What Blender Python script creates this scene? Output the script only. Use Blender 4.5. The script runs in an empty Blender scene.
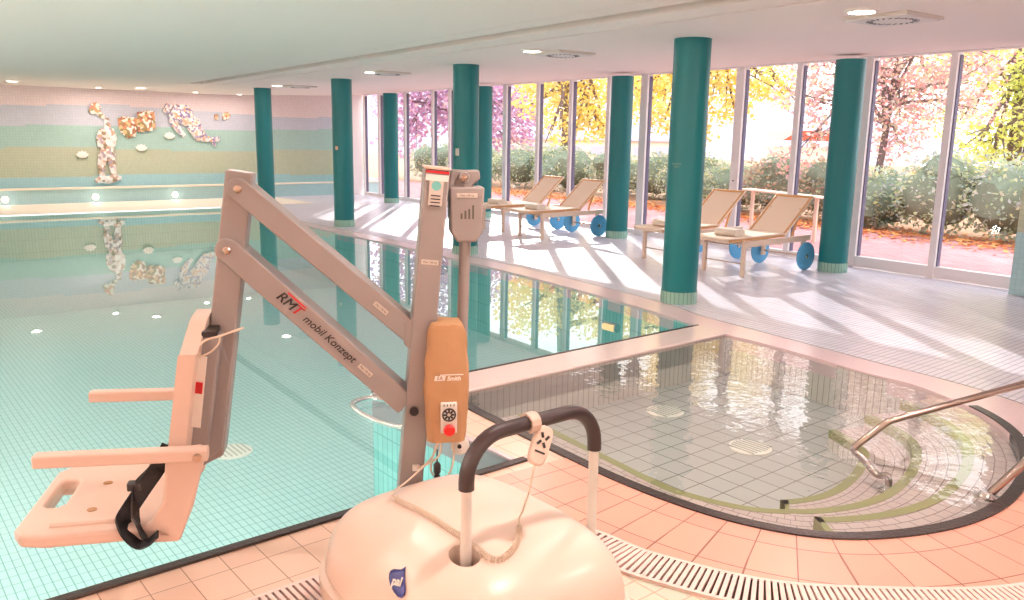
import bpy, bmesh, math, random
from mathutils import Vector, Matrix, noise
random.seed(7)
PI = math.pi
SC = bpy.context.scene
COL = SC.collection
def R(d): return math.radians(d)

# ------------------------------------------------------------------ frames of reference
H_EYE = 1.65
FPX, PITCH, ROLL = 823.045, 0.193998573, 0.0167773254
FW = Vector((0, math.cos(PITCH), -math.sin(PITCH)))
_up = Vector((0, math.sin(PITCH), math.cos(PITCH))); _rt = Vector((1, 0, 0))
RT = _rt * math.cos(ROLL) + _up * math.sin(ROLL)
UP = -_rt * math.sin(ROLL) + _up * math.cos(ROLL)
EYE = Vector((0, 0, H_EYE))
U = Vector((.77, .638, 0)); U.normalize(); V = Vector((-U.y, U.x, 0))      # pool directions
N = Vector((.812, .584, 0)); N.normalize(); D = Vector((N.y, -N.x, 0))     # facade directions
def uv(u, w, z=0.): return U * u + V * w + Vector((0, 0, z))
def sn(s, n, z=0.): return D * s + N * n + Vector((0, 0, z))
def ray(x, y): return RT * ((x - 512) / FPX) - UP * ((y - 300) / FPX) + FW
def on_plane(x, y, o, nrm):
    d = ray(x, y); return EYE + d * ((o - EYE).dot(nrm) / d.dot(nrm))
def on_z(x, y, z=0.): return on_plane(x, y, Vector((0, 0, z)), Vector((0, 0, 1)))

# ------------------------------------------------------------------ materials
def lin(c):
    c = c / 255.
    return c / 12.92 if c <= .04045 else ((c + .055) / 1.055) ** 2.4
def rgb(r, g, b): return (lin(r), lin(g), lin(b), 1)
class NT:
    def __init__(s, name):
        s.m = bpy.data.materials.new(name); s.m.use_nodes = True
        s.t = s.m.node_tree; s.t.nodes.clear()
        s.out = s.t.nodes.new('ShaderNodeOutputMaterial')
    def n(s, kind, **kw):
        nd = s.t.nodes.new('ShaderNode' + kind)
        for k, v in kw.items():
            if k in nd.inputs.keys(): s.set(nd.inputs[k], v)
            else: setattr(nd, k, v)
        return nd
    def set(s, inp, v):
        if isinstance(v, bpy.types.NodeSocket): s.t.links.new(v, inp)
        else: inp.default_value = v
    def l(s, a, b): s.t.links.new(a, b)
    def math(s, op, a, b=None, c=None):
        nd = s.t.nodes.new('ShaderNodeMath'); nd.operation = op
        s.set(nd.inputs[0], a)
        if b is not None: s.set(nd.inputs[1], b)
        if c is not None: s.set(nd.inputs[2], c)
        return nd.outputs[0]
    def mix(s, f, a, b):
        nd = s.t.nodes.new('ShaderNodeMix'); nd.data_type = 'RGBA'
        s.set(nd.inputs[0], f); s.set(nd.inputs[6], a); s.set(nd.inputs[7], b)
        return nd.outputs[2]
    def ramp(s, f, stops, interp='LINEAR'):
        nd = s.t.nodes.new('ShaderNodeValToRGB'); cr = nd.color_ramp; cr.interpolation = interp
        while len(cr.elements) < len(stops): cr.elements.new(.5)
        for e, (p, c) in zip(cr.elements, stops): e.position = p; e.color = c
        s.set(nd.inputs[0], f); return nd.outputs[0]
def plain(name, col, rough=.5, metal=0., spec=.5, bump=0., bscale=40., var=0.):
    t = NT(name); b = t.n('BsdfPrincipled', Roughness=rough, Metallic=metal)
    b.inputs['Specular IOR Level'].default_value = spec
    tc = t.n('TexCoord')
    nz = t.n('TexNoise', Scale=bscale, Detail=3.); t.l(tc.outputs['Object'], nz.inputs['Vector'])
    if var:
        t.set(b.inputs['Base Color'], t.mix(nz.outputs[0], tuple(c * (1 - var) for c in col[:3]) + (1,), tuple(min(1, c * (1 + var)) for c in col[:3]) + (1,)))
    else: b.inputs['Base Color'].default_value = col
    if bump:
        bp = t.n('Bump', Strength=bump, Distance=.01); t.l(nz.outputs[0], bp.inputs['Height']); t.l(bp.outputs[0], b.inputs['Normal'])
    t.l(b.outputs[0], t.out.inputs[0]); return t.m
def tile(name, c1, c2, grout, w, hh, gap, rough=.25, offset=0., bump=.4, spec=.5, mottling=.0, uvname='UVMap'):
    """tiles laid along the UV map, which is in metres"""
    t = NT(name); b = t.n('BsdfPrincipled', Roughness=rough); b.inputs['Specular IOR Level'].default_value = spec
    u = t.n('UVMap', uv_map=uvname)
    br = t.n('TexBrick', Color1=c1, Color2=c2, Mortar=grout, Scale=1.)
    br.offset = offset; br.squash = 1.
    br.inputs['Mortar Size'].default_value = gap; br.inputs['Mortar Smooth'].default_value = .1
    br.inputs['Brick Width'].default_value = w; br.inputs['Row Height'].default_value = hh
    t.l(u.outputs[0], br.inputs['Vector'])
    col = br.outputs[0]
    if mottling:
        nz = t.n('TexNoise', Scale=3., Detail=4.); t.l(u.outputs[0], nz.inputs['Vector'])
        dark = t.n('Mix', data_type='RGBA', blend_type='MULTIPLY'); dark.inputs[0].default_value = 1
        t.l(col, dark.inputs[6]); t.l(t.ramp(nz.outputs[0], [(.3, (1 - mottling,) * 3 + (1,)), (.7, (1, 1, 1, 1))]), dark.inputs[7]); col = dark.outputs[2]
    t.l(col, b.inputs['Base Color'])
    bp = t.n('Bump', Strength=bump, Distance=.002, invert=True); t.l(br.outputs[1], bp.inputs['Height']); t.l(bp.outputs[0], b.inputs['Normal'])
    t.l(b.outputs[0], t.out.inputs[0]); return t.m
def schlick(t, nrm=None, f0=.02, k=.98):
    lw = t.n('LayerWeight', Blend=.5)
    if nrm is not None: t.l(nrm, lw.inputs['Normal'])
    p = t.math('POWER', lw.outputs['Facing'], 5.)
    return t.math('MULTIPLY_ADD', p, k, f0)
def glassy(name, tint, f0=.02, k=.98, wave=None, rough=0.):
    """clear sheet: what is behind shows through, and the sheet mirrors more at a grazing angle"""
    t = NT(name); nrm = None
    if wave:
        tc = t.n('TexCoord'); hsum = None
        for sc, st, det in wave:
            nz = t.n('TexNoise', Scale=sc, Detail=det); t.l(tc.outputs['Object'], nz.inputs['Vector'])
            hh = t.math('MULTIPLY', nz.outputs[0], st)
            hsum = hh if hsum is None else t.math('ADD', hsum, hh)
        bp = t.n('Bump', Strength=1., Distance=1.); t.l(hsum, bp.inputs['Height']); nrm = bp.outputs[0]
    tr = t.n('BsdfTransparent', Color=tint); gl = t.n('BsdfGlossy', Color=(1, 1, 1, 1), Roughness=rough)
    if nrm is not None: t.l(nrm, gl.inputs['Normal'])
    mx = t.n('MixShader'); t.l(schlick(t, None, f0, k), mx.inputs[0]); t.l(tr.outputs[0], mx.inputs[1]); t.l(gl.outputs[0], mx.inputs[2])
    t.l(mx.outputs[0], t.out.inputs[0]); return t.m
def emit(name, col, st):
    t = NT(name); e = t.n('Emission', Color=col, Strength=st); t.l(e.outputs[0], t.out.inputs[0]); return t.m
def leaves(name, cols, rough=.6, trans=.35):
    t = NT(name); g = t.n('NewGeometry')
    n = len(cols)
    c = t.ramp(g.outputs['Random Per Island'], [(i / max(1, n - 1) if n > 1 else 0, k) for i, k in enumerate(cols)])
    d = t.n('BsdfDiffuse'); tl = t.n('BsdfTranslucent'); t.l(c, d.inputs[0]); t.l(c, tl.inputs[0])
    mx = t.n('MixShader'); mx.inputs[0].default_value = trans; t.l(d.outputs[0], mx.inputs[1]); t.l(tl.outputs[0], mx.inputs[2])
    t.l(mx.outputs[0], t.out.inputs[0]); return t.m

# ------------------------------------------------------------------ mesh builder
WORLD = {}          # root object -> its matrix
class MB:
    def __init__(s): s.bm = bmesh.new(); s.uvl = s.bm.loops.layers.uv.new('UVMap')
    def face(s, pts, uvs=None):
        vs = [s.bm.verts.new(p) for p in pts]; f = s.bm.faces.new(vs)
        if uvs:
            for lp, q in zip(f.loops, uvs): lp[s.uvl].uv = q
        return f
    def box(s, c, size, ax=None, uvscale=True):
        """box about c; ax = (X, Y, Z) unit directions"""
        X, Y, Z = ax or (Vector((1, 0, 0)), Vector((0, 1, 0)), Vector((0, 0, 1)))
        c = Vector(c); hx, hy, hz = (k / 2 for k in size)
        P = lambda a, b, d: c + X * a * hx + Y * b * hy + Z * d * hz
        q = [P(a, b, d) for d in (-1, 1) for b in (-1, 1) for a in (-1, 1)]
        v = [s.bm.verts.new(p) for p in q]
        for idx, dims in (((0, 2, 3, 1), (size[1], size[0])), ((4, 5, 7, 6), (size[0], size[1])), ((0, 1, 5, 4), (size[0], size[2])), ((2, 6, 7, 3), (size[2], size[0])), ((0, 4, 6, 2), (size[2], size[1])), ((1, 3, 7, 5), (size[1], size[2]))):
            f = s.bm.faces.new([v[i] for i in idx])
            for lp, k in zip(f.loops, ((0, 0), (dims[0], 0), dims, (0, dims[1]))): lp[s.uvl].uv = k
        return s
    def bar(s, a, b, w, t, side=None):
        """square bar from a to b, w wide across 'side', t the other way"""
        a = Vector(a); b = Vector(b); X = (b - a).normalized()
        Y = Vector(side) if side is not None else (Vector((0, 0, 1)).cross(X))
        Y = (Y - X * Y.dot(X)).normalized(); Z = X.cross(Y)
        return s.box((a + b) / 2, ((b - a).length, w, t), (X, Y, Z))
    def tube(s, pts, r, seg=10, cap=True):
        pts = [Vector(p) for p in pts]; n = len(pts); rings = []
        T = (pts[1] - pts[0]).normalized()
        A = T.orthogonal().normalized()
        for i in range(n):
            t = ((pts[min(i + 1, n - 1)] - pts[i]).normalized() + (pts[i] - pts[max(i - 1, 0)]).normalized())
            if t.length < 1e-6: t = T
            t.normalize(); A = (A - t * A.dot(t)).normalized(); B = t.cross(A); T = t
            rr = r[i] if isinstance(r, (list, tuple)) else r
            rings.append([s.bm.verts.new(pts[i] + (A * math.cos(2 * PI * k / seg) + B * math.sin(2 * PI * k / seg)) * rr) for k in range(seg)])
        for a, b in zip(rings, rings[1:]):
            for k in range(seg): s.bm.faces.new((a[k], a[(k + 1) % seg], b[(k + 1) % seg], b[k]))
        if cap:
            s.bm.faces.new(rings[0][::-1]); s.bm.faces.new(rings[-1])
        return s
    def cyl(s, a, b, r, seg=24): return s.tube([a, b], r, seg)
    def prism(s, poly, o, X, Y, Z, depth, hole=None):
        """outline poly (x, y) in plane o+X,Y pushed along Z by depth, centred"""
        o = Vector(o); f2 = []
        fr = [s.bm.verts.new(o + X * x + Y * y + Z * depth / 2) for x, y in poly]
        bk = [s.bm.verts.new(o + X * x + Y * y - Z * depth / 2) for x, y in poly]
        n = len(poly)
        if hole:
            hf = [s.bm.verts.new(o + X * x + Y * y + Z * depth / 2) for x, y in hole]
            hb = [s.bm.verts.new(o + X * x + Y * y - Z * depth / 2) for x, y in hole]
            m = len(hole)
            for out_, hh in ((fr, hf), (bk, hb)):
                es = [s.bm.edges.new((out_[i], out_[(i + 1) % n])) for i in range(n)] + [s.bm.edges.new((hh[i], hh[(i + 1) % m])) for i in range(m)]
                bmesh.ops.triangle_fill(s.bm, edges=es, use_beauty=True)
            for i in range(m): s.bm.faces.new((hf[i], hf[(i + 1) % m], hb[(i + 1) % m], hb[i]))
        else:
            s.bm.faces.new(fr); s.bm.faces.new(bk[::-1])
        for i in range(n): s.bm.faces.new((fr[i], bk[i], bk[(i + 1) % n], fr[(i + 1) % n]))
        return s
    def lathe(s, prof, o, Z=Vector((0, 0, 1)), seg=28):
        """prof = (radius, height) list about axis Z through o"""
        o = Vector(o); X = Z.orthogonal().normalized(); Y = Z.cross(X); rings = []
        for r, z in prof:
            rings.append([s.bm.verts.new(o + Z * z + (X * math.cos(2 * PI * k / seg) + Y * math.sin(2 * PI * k / seg)) * max(r, 1e-4)) for k in range(seg)])
        for a, b in zip(rings, rings[1:]):
            for k in range(seg):
                f = s.bm.faces.new((a[k], a[(k + 1) % seg], b[(k + 1) % seg], b[k]))
        s.bm.faces.new(rings[0][::-1]); s.bm.faces.new(rings[-1])
        return s
    def strip(s, A, B, uva=None):
        """quad strip between two polylines, uv = (length, across)"""
        L = 0
        for i in range(len(A) - 1):
            l2 = L + (A[i + 1] - A[i]).length
            w0 = (B[i] - A[i]).length; w1 = (B[i + 1] - A[i + 1]).length
            s.face((A[i], A[i + 1], B[i + 1], B[i]), ((L, 0), (l2, 0), (l2, w1), (L, w0))); L = l2
        return s
    def leaf_cloud(s, blobs, n, size, squash=.55, rnd=random, fill=.75):
        """n little leaf blades spread in ellipsoids (centre, radii)"""
        tot = sum(b[1][0] * b[1][1] * b[1][2] for b in blobs)
        for c, r in blobs:
            for _ in range(max(1, int(n * r[0] * r[1] * r[2] / tot))):
                while True:
                    p = Vector((rnd.uniform(-1, 1), rnd.uniform(-1, 1), rnd.uniform(-1, 1)))
                    if p.length <= 1: break
                if p.length > .01: p = p.normalized() * (fill + (1 - fill) * rnd.random()) if rnd.random() < .6 else p
                q = Vector(c) + Vector((p.x * r[0], p.y * r[1], p.z * r[2]))
                a = Vector((rnd.gauss(0, 1), rnd.gauss(0, 1), rnd.gauss(0, .6))).normalized()
                b = a.orthogonal().normalized(); b = (b * math.cos(k := rnd.uniform(0, 2 * PI)) + a.cross(b) * math.sin(k))
                L = size * rnd.uniform(.6, 1.35); w = L * squash
                vs = [s.bm.verts.new(q + a * L * x + b * w * y + a.cross(b) * L * zz) for x, y, zz in ((-.5, 0, 0), (-.1, -.5, .08), (.5, 0, 0), (-.1, .5, .08))]
                s.bm.faces.new(vs)
        return s
    def build(s, name, mat, parent=None, bevel=0., smooth=True, angle=35, seg=2, local=False, recalc=True, wn=False):
        me = bpy.data.meshes.new(name)
        if recalc: bmesh.ops.recalc_face_normals(s.bm, faces=s.bm.faces)
        root = parent
        while root is not None and root.parent is not None: root = root.parent
        if root is not None and not local: s.bm.transform(WORLD[root].inverted())
        s.bm.to_mesh(me); s.bm.free()
        if smooth:
            for p in me.polygons: p.use_smooth = True
            me.set_sharp_from_angle(angle=R(angle))
        o = bpy.data.objects.new(name, me); COL.objects.link(o)
        if mat: me.materials.append(mat)
        if parent is not None: o.parent = parent
        else: WORLD[o] = Matrix.Identity(4)
        if bevel:
            b = o.modifiers.new('bevel', 'BEVEL'); b.width = bevel; b.segments = seg; b.limit_method = 'ANGLE'; b.angle_limit = R(40)
        return o
def tag(o, label, cat, group=None, kind=None):
    if label: o['label'] = label
    if cat: o['category'] = cat
    if group: o['group'] = group
    if kind: o['kind'] = kind
    return o
def thing(name, label, cat, loc=(0, 0, 0), rz=0., group=None, mat=None):
    o = bpy.data.objects.new(name, None); COL.objects.link(o)
    o.empty_display_size = .1; o.location = loc; o.rotation_euler = (0, 0, rz)
    WORLD[o] = Matrix.Translation(Vector(loc)) @ Matrix.Rotation(rz, 4, 'Z')
    return tag(o, label, cat, group)
def kids(o): return [c for c in bpy.data.objects if c.parent == o]
def copy_tree(o, parent=None):
    c = o.copy(); COL.objects.link(c)
    if parent is not None: c.parent = parent
    for ch in kids(o): copy_tree(ch, c)
    return c
def struct(o): o['kind'] = 'structure'; return o
def spline(P, n=8, closed=False):
    """Catmull-Rom through points"""
    P = [Vector(p) for p in P]; out = []; m = len(P)
    for i in range(m if closed else m - 1):
        a, b, c, d = (P[(i - 1) % m] if closed or i else P[0] * 2 - P[1]), P[i], P[(i + 1) % m], (P[(i + 2) % m] if closed or i + 2 < m else P[-1] * 2 - P[-2])
        for k in range(n):
            t = k / n
            out.append(.5 * ((2 * b) + (c - a) * t + (2 * a - 5 * b + 4 * c - d) * t * t + (3 * b - a - 3 * c + d) * t ** 3))
    if not closed: out.append(P[-1])
    return out
def offset(P, d):
    """polyline moved sideways to its left by d (horizontal)"""
    out = []
    for i, p in enumerate(P):
        t = (P[min(i + 1, len(P) - 1)] - P[max(i - 1, 0)]); t.z = 0; t.normalize()
        out.append(p + Vector((-t.y, t.x, 0)) * d)
    return out
def text(s, size, mat, o, X, Y, parent, name, ext=.0006, shear=0., align='CENTER', bold=0.):
    c = bpy.data.curves.new(name, 'FONT'); c.body = s; c.size = size; c.extrude = ext; c.shear = shear
    c.align_x = align; c.align_y = 'CENTER'; c.offset = bold
    t = bpy.data.objects.new('t', c); COL.objects.link(t)
    bpy.context.view_layer.update()
    me = bpy.data.meshes.new_from_object(t.evaluated_get(bpy.context.evaluated_depsgraph_get()))
    bpy.data.objects.remove(t); bpy.data.curves.remove(c)
    X = Vector(X).normalized(); Y = Vector(Y); Y = (Y - X * Y.dot(X)).normalized(); Z = X.cross(Y)
    M = Matrix((( X.x, Y.x, Z.x, o[0]), (X.y, Y.y, Z.y, o[1]), (X.z, Y.z, Z.z, o[2]), (0, 0, 0, 1)))
    root = parent
    while root.parent is not None: root = root.parent
    me.transform(WORLD[root].inverted() @ M); me.materials.clear(); me.materials.append(mat); me.name = name
    ob = bpy.data.objects.new(name, me); COL.objects.link(ob); ob.parent = parent
    return ob

#PALETTE
# ------------------------------------------------------------------ palette
M = {}
M['ceiling'] = plain('ceiling_paint', rgb(250, 237, 231), .8, spec=.2)
M['slot'] = plain('slot_dark', rgb(84, 86, 70), .7)
M['line'] = plain('joint_dark', rgb(98, 94, 84), .8)
M['plaster'] = plain('wall_plaster', rgb(236, 232, 222), .8)
M['teal'] = plain('column_teal', rgb(14, 112, 116), .38, spec=.4, bump=.05, bscale=90)
M['ring_tile'] = tile('column_base_tile', rgb(142, 186, 168), rgb(158, 198, 180), rgb(92, 138, 124), .045, .2, .003)
M['deck'] = tile('deck_ribbed_tile', rgb(226, 222, 232), rgb(218, 215, 228), rgb(164, 160, 176), .30, .05, .0045, rough=.3, mottling=.06)
M['deck_near'] = tile('deck_square_tile', rgb(240, 206, 184), rgb(234, 198, 176), rgb(172, 128, 106), .148, .195, .0022, rough=.3, mottling=.05)
M['deck_ring'] = tile('deck_ring_tile', rgb(238, 176, 154), rgb(230, 166, 146), rgb(150, 100, 84), .145, .24, .0028, rough=.3, mottling=.05)
M['deck_pale'] = tile('deck_pale_tile', rgb(214, 216, 196), rgb(206, 210, 190), rgb(236, 176, 150), .1, .1, .003, rough=.4)
M['curb'] = plain('curb_stone', rgb(226, 200, 202), .22, bump=.04, bscale=30, var=.06)
M['beam'] = plain('divider_stone', rgb(224, 204, 198), .2, bump=.04, bscale=40, var=.06)
M['rubber'] = plain('dark_edge', rgb(52, 40, 38), .3, bump=.3, bscale=60, var=.35)
M['lip'] = plain('grey_lip', rgb(140, 134, 136), .4)
M['grate'] = plain('grate_plastic', rgb(244, 214, 204), .45)
M['channel'] = plain('grate_channel', rgb(60, 40, 34), .9)
M['pool_tile'] = tile('pool_mosaic', rgb(188, 226, 226), rgb(182, 222, 222), rgb(112, 176, 176), .047, .105, .0034, rough=.35, offset=0)
M['pool_wall'] = tile('pool_wall_tile', rgb(132, 198, 194), rgb(142, 205, 200), rgb(92, 164, 160), .06, .25, .004, rough=.35)
M['kid_floor'] = tile('shallow_floor_tile', rgb(192, 190, 187), rgb(186, 184, 181), rgb(112, 102, 96), .165, .165, .004, rough=.35)
M['kid_wall'] = tile('shallow_wall_tile', rgb(216, 208, 200), rgb(208, 200, 192), rgb(150, 138, 130), .055, .4, .003, rough=.35)
M['kid_mosaic'] = tile('shallow_step_mosaic', rgb(204, 186, 182), rgb(198, 178, 174), rgb(132, 108, 104), .1, .055, .003, rough=.35, offset=.5)
M['olive'] = plain('olive_edge_tile', rgb(150, 148, 96), .35)
M['pool_water'] = glassy('pool_water', (.90, .985, .98, 1), f0=.02, k=.98, wave=[(.9, .0008, 1.)])
M['kid_water'] = glassy('shallow_water', (.92, .965, .95, 1), f0=.02, k=.98, wave=[(6., .0030, 2.), (1.6, .003, 1.), (17., .0011, 1.)])
M['glass'] = glassy('window_glass', (.985, .99, .99, 1), f0=.04, k=.7)
M['frame'] = plain('window_frame', rgb(238, 230, 230), .4)
M['gasket'] = plain('window_gasket', rgb(104, 98, 122), .6)
M['wood'] = plain('teak', rgb(228, 202, 180), .5, bump=.1, bscale=120, var=.12)
M['wood_or'] = plain('teak_orange', rgb(222, 168, 112), .5, var=.12)
M['sling'] = plain('sling_fabric', rgb(250, 230, 208), .9, spec=.1, bump=.2, bscale=400, var=.03)
M['towel'] = plain('towel', rgb(240, 228, 214), .95, spec=.05, bump=.6, bscale=300, var=.03)
M['wheel'] = plain('wheel_blue', rgb(92, 170, 214), .4)
M['steel'] = plain('steel', rgb(196, 176, 160), .25, metal=1.)
M['rail'] = plain('rail_steel', rgb(164, 148, 140), .22, metal=1., bump=.03, bscale=300)
M['chrome'] = plain('chrome', rgb(225, 225, 225), .12, metal=1.)
M['lift'] = plain('lift_powder_coat', rgb(152, 143, 140), .42, bump=.03, bscale=500)
M['lift_pl'] = plain('lift_seat_plastic', rgb(224, 196, 180), .4, bump=.03, bscale=60)
M['cover'] = plain('lift_cover_plastic', rgb(238, 216, 200), .32, bump=.02, bscale=30)
M['black'] = plain('black_rubber', rgb(34, 28, 28), .4)
M['grip'] = plain('grip_foam', rgb(48, 34, 34), .38)
M['webbing'] = plain('black_webbing', rgb(22, 20, 22), .75, bump=.4, bscale=200)
M['tan'] = plain('tan_cover_cloth', rgb(184, 142, 104), .8, spec=.2, bump=.25, bscale=25, var=.06)
M['white'] = plain('white_plastic', rgb(238, 234, 226), .4)
M['cable'] = plain('pale_cable', rgb(226, 208, 188), .5)
M['red'] = plain('red_plastic', rgb(226, 34, 30), .3)
M['darkprint'] = plain('black_print', rgb(26, 22, 24), .5)
M['redprint'] = plain('red_print', rgb(196, 28, 34), .5)
M['whiteprint'] = plain('white_print', rgb(250, 244, 236), .5)
M['blueprint'] = plain('blue_print', rgb(38, 42, 110), .4)
M['sticker'] = plain('pale_sticker', rgb(214, 204, 194), .5)
M['faint'] = plain('faint_print', rgb(96, 140, 128), .5)
M['tealprint'] = plain('teal_print', rgb(120, 196, 190), .5)
M['lamp_warm'] = emit('lamp_glow', (1, .9, .78, 1), 9.)
M['step_glow'] = emit('step_lamp_glow', (1, .86, .74, 1), 6.)
M['pool_glow'] = emit('pool_lamp_glow', (1, .62, .28, 1), 1.3)
M['lamp_rim'] = plain('lamp_rim', rgb(240, 232, 224), .4)
M['vent'] = plain('vent_plate', rgb(228, 222, 218), .5)
M['ventdark'] = plain('vent_slots', rgb(60, 62, 72), .7)
M['terrace'] = tile('terrace_paving', rgb(216, 164, 164), rgb(206, 150, 152), rgb(178, 128, 130), .2, .1, .006, rough=.9, offset=.5, mottling=.15, spec=.1)
M['kid_slot'] = plain('inlet_slots', rgb(186, 186, 180), .6)
M['soil'] = plain('leaf_litter_bed', rgb(176, 138, 112), .95, bump=.6, bscale=6, var=.3, spec=.1)
M['bark'] = plain('bark', rgb(120, 102, 100), .9, bump=.6, bscale=20, var=.2, spec=.1)
M['trimteal'] = plain('ledge_teal', rgb(140, 196, 188), .5)
M['cream'] = plain('ledge_cream', rgb(238, 230, 212), .5)
M['roof'] = plain('red_roof', rgb(206, 96, 70), .8)
M['house'] = plain('house_wall', rgb(236, 222, 206), .9)
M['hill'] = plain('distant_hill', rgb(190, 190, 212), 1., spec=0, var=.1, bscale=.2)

def mural_material(name, fade=1.):
    t = NT(name); b = t.n('BsdfPrincipled', Roughness=.6); b.inputs['Specular IOR Level'].default_value = .25
    u = t.n('UVMap', uv_map='UVMap'); sep = t.n('SeparateXYZ'); t.l(u.outputs[0], sep.inputs[0])
    st = t.math('MULTIPLY', t.math('FLOOR', t.math('MULTIPLY', sep.outputs[0], 2.2)), 1 / 2.2)
    bands = [(.86, .5, rgb(176, 212, 206)), (1.38, .9, rgb(178, 194, 160)), (1.86, 1.4, rgb(150, 202, 184)), (2.15, 2.2, rgb(200, 206, 212)), (9, 3, rgb(230, 214, 212))]
    base = [.62, 1.23, 1.78, 2.16]
    cols = [rgb(176, 212, 214), rgb(194, 200, 174), rgb(174, 206, 196), rgb(204, 208, 218), rgb(236, 220, 219)]
    col = cols[0]
    for i, z in enumerate(base):
        nz = t.n('TexNoise', noise_dimensions='1D', Scale=1., Detail=0.); t.l(t.math('MULTIPLY_ADD', st, .17, 7.3 * i + 1.7), nz.inputs['W'])
        off = t.math('MULTIPLY', t.math('ROUND', t.math('MULTIPLY', t.math('SUBTRACT', nz.outputs[0], .5), 7.)), .045)
        edge = t.math('GREATER_THAN', sep.outputs[1], t.math('ADD', off, z))
        col = t.mix(edge, col, cols[i + 1])
    br = t.n('TexBrick', Color1=(1, 1, 1, 1), Color2=(.94, .94, .94, 1), Mortar=(.86, .86, .86, 1), Scale=1.)
    br.inputs['Brick Width'].default_value = .06; br.inputs['Row Height'].default_value = .06; br.inputs['Mortar Size'].default_value = .004; br.offset = 0
    t.l(u.outputs[0], br.inputs['Vector'])
    mm = t.n('Mix', data_type='RGBA', blend_type='MULTIPLY'); mm.inputs[0].default_value = 1; t.l(col, mm.inputs[6]); t.l(br.outputs[0], mm.inputs[7])
    t.l(mm.outputs[2], b.inputs['Base Color']); t.l(b.outputs[0], t.out.inputs[0]); return t.m
M['mural'] = mural_material('mural_mosaic')
def patchwork(name, cols, scale):
    t = NT(name); b = t.n('BsdfPrincipled', Roughness=.35); tc = t.n('TexCoord')
    v = t.n('TexVoronoi', Scale=scale); t.l(tc.outputs['Object'], v.inputs['Vector'])
    s2 = t.n('SeparateColor'); t.l(v.outputs['Color'], s2.inputs[0])
    t.l(t.ramp(s2.outputs[0], [(i / len(cols), c) for i, c in enumerate(cols)], 'CONSTANT'), b.inputs['Base Color'])
    bp = t.n('Bump', Strength=.6, Distance=.02); t.l(v.outputs['Distance'], bp.inputs['Height']); t.l(bp.outputs[0], b.inputs['Normal'])
    t.l(b.outputs[0], t.out.inputs[0]); return t.m
M['patch_a'] = patchwork('relief_shards_pale', [rgb(236, 226, 220), rgb(206, 170, 146), rgb(240, 234, 228), rgb(156, 136, 108), rgb(228, 212, 202), rgb(184, 166, 176), rgb(244, 238, 234)], 15.)
M['patch_b'] = patchwork('relief_shards_orange', [rgb(216, 160, 114), rgb(176, 116, 84), rgb(244, 232, 216), rgb(232, 190, 140), rgb(160, 144, 96), rgb(220, 136, 104), rgb(246, 236, 226)], 15.)
M['patch_c'] = patchwork('relief_shards_lilac', [rgb(238, 224, 218), rgb(176, 164, 192), rgb(236, 206, 180), rgb(244, 238, 234), rgb(142, 130, 168), rgb(228, 178, 140), rgb(240, 230, 226)], 20.)
M['lily'] = plain('relief_white_glaze', rgb(248, 242, 232), .3)
M['lily_dark'] = plain('relief_green_glaze', rgb(120, 150, 116), .4)
#SETTING
# ------------------------------------------------------------------ outlines (metres)
def v2(L, z=0.): return [Vector((a, b, z)) for a, b in L]
EDGE_W = spline([uv(6.85, 18.75), uv(6.72, 14.3), uv(6.68, 12.), uv(6.62, 9.8), uv(6.42, 7.2), uv(6.2, 5.6), uv(5.98, 4.58)], 8)      # water line, window side of the big pool
EDGE_K = spline([uv(5.9, 4.2)] + v2([(1.72, 6.98 + .12), (1.988, 6.843), (2.347, 6.306), (2.60, 5.86), (2.82, 5.55), (2.93, 5.2), (2.965, 4.88), (2.92, 4.57), (2.80, 4.28)]), 8)
O_PTS = v2([(2.80, 4.28), (2.6, 3.97), (2.324, 3.66), (2.03, 3.45), (1.706, 3.325), (1.39, 3.29), (1.109, 3.375), (.839, 3.56), (.549, 3.86), (.276, 4.222), (0, 4.595), (-.253, 4.951)])
O_NEAR = spline(O_PTS, 8)                                                      # near rim of the shallow pool, right to left
K_CORNER = uv(3.03, 4.2)
KID = EDGE_K[:-1] + O_NEAR + [K_CORNER]
MAIN = [uv(-1.0, 3.1), uv(2.59, 3.1), uv(2.6, 4.55)] + list(reversed(EDGE_W)) + [uv(-1.0, 18.75)]
WZ = -.012                                                                     # water level
def slab_with_holes(loops, z, uvf):
    mb = MB(); es = []
    for lp in loops:
        vs = [mb.bm.verts.new((p.x, p.y, z)) for p in lp]
        es += [mb.bm.edges.new((vs[i], vs[(i + 1) % len(vs)])) for i in range(len(vs))]
    bmesh.ops.triangle_fill(mb.bm, edges=es, use_beauty=True, normal=(0, 0, 1))
    for f in mb.bm.faces:
        if f.normal.z < 0: f.normal_flip()
        for l in f.loops: l[mb.uvl].uv = uvf(l.vert.co)
    return mb
uvw = lambda p: (p.dot(U), p.dot(V))
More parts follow.
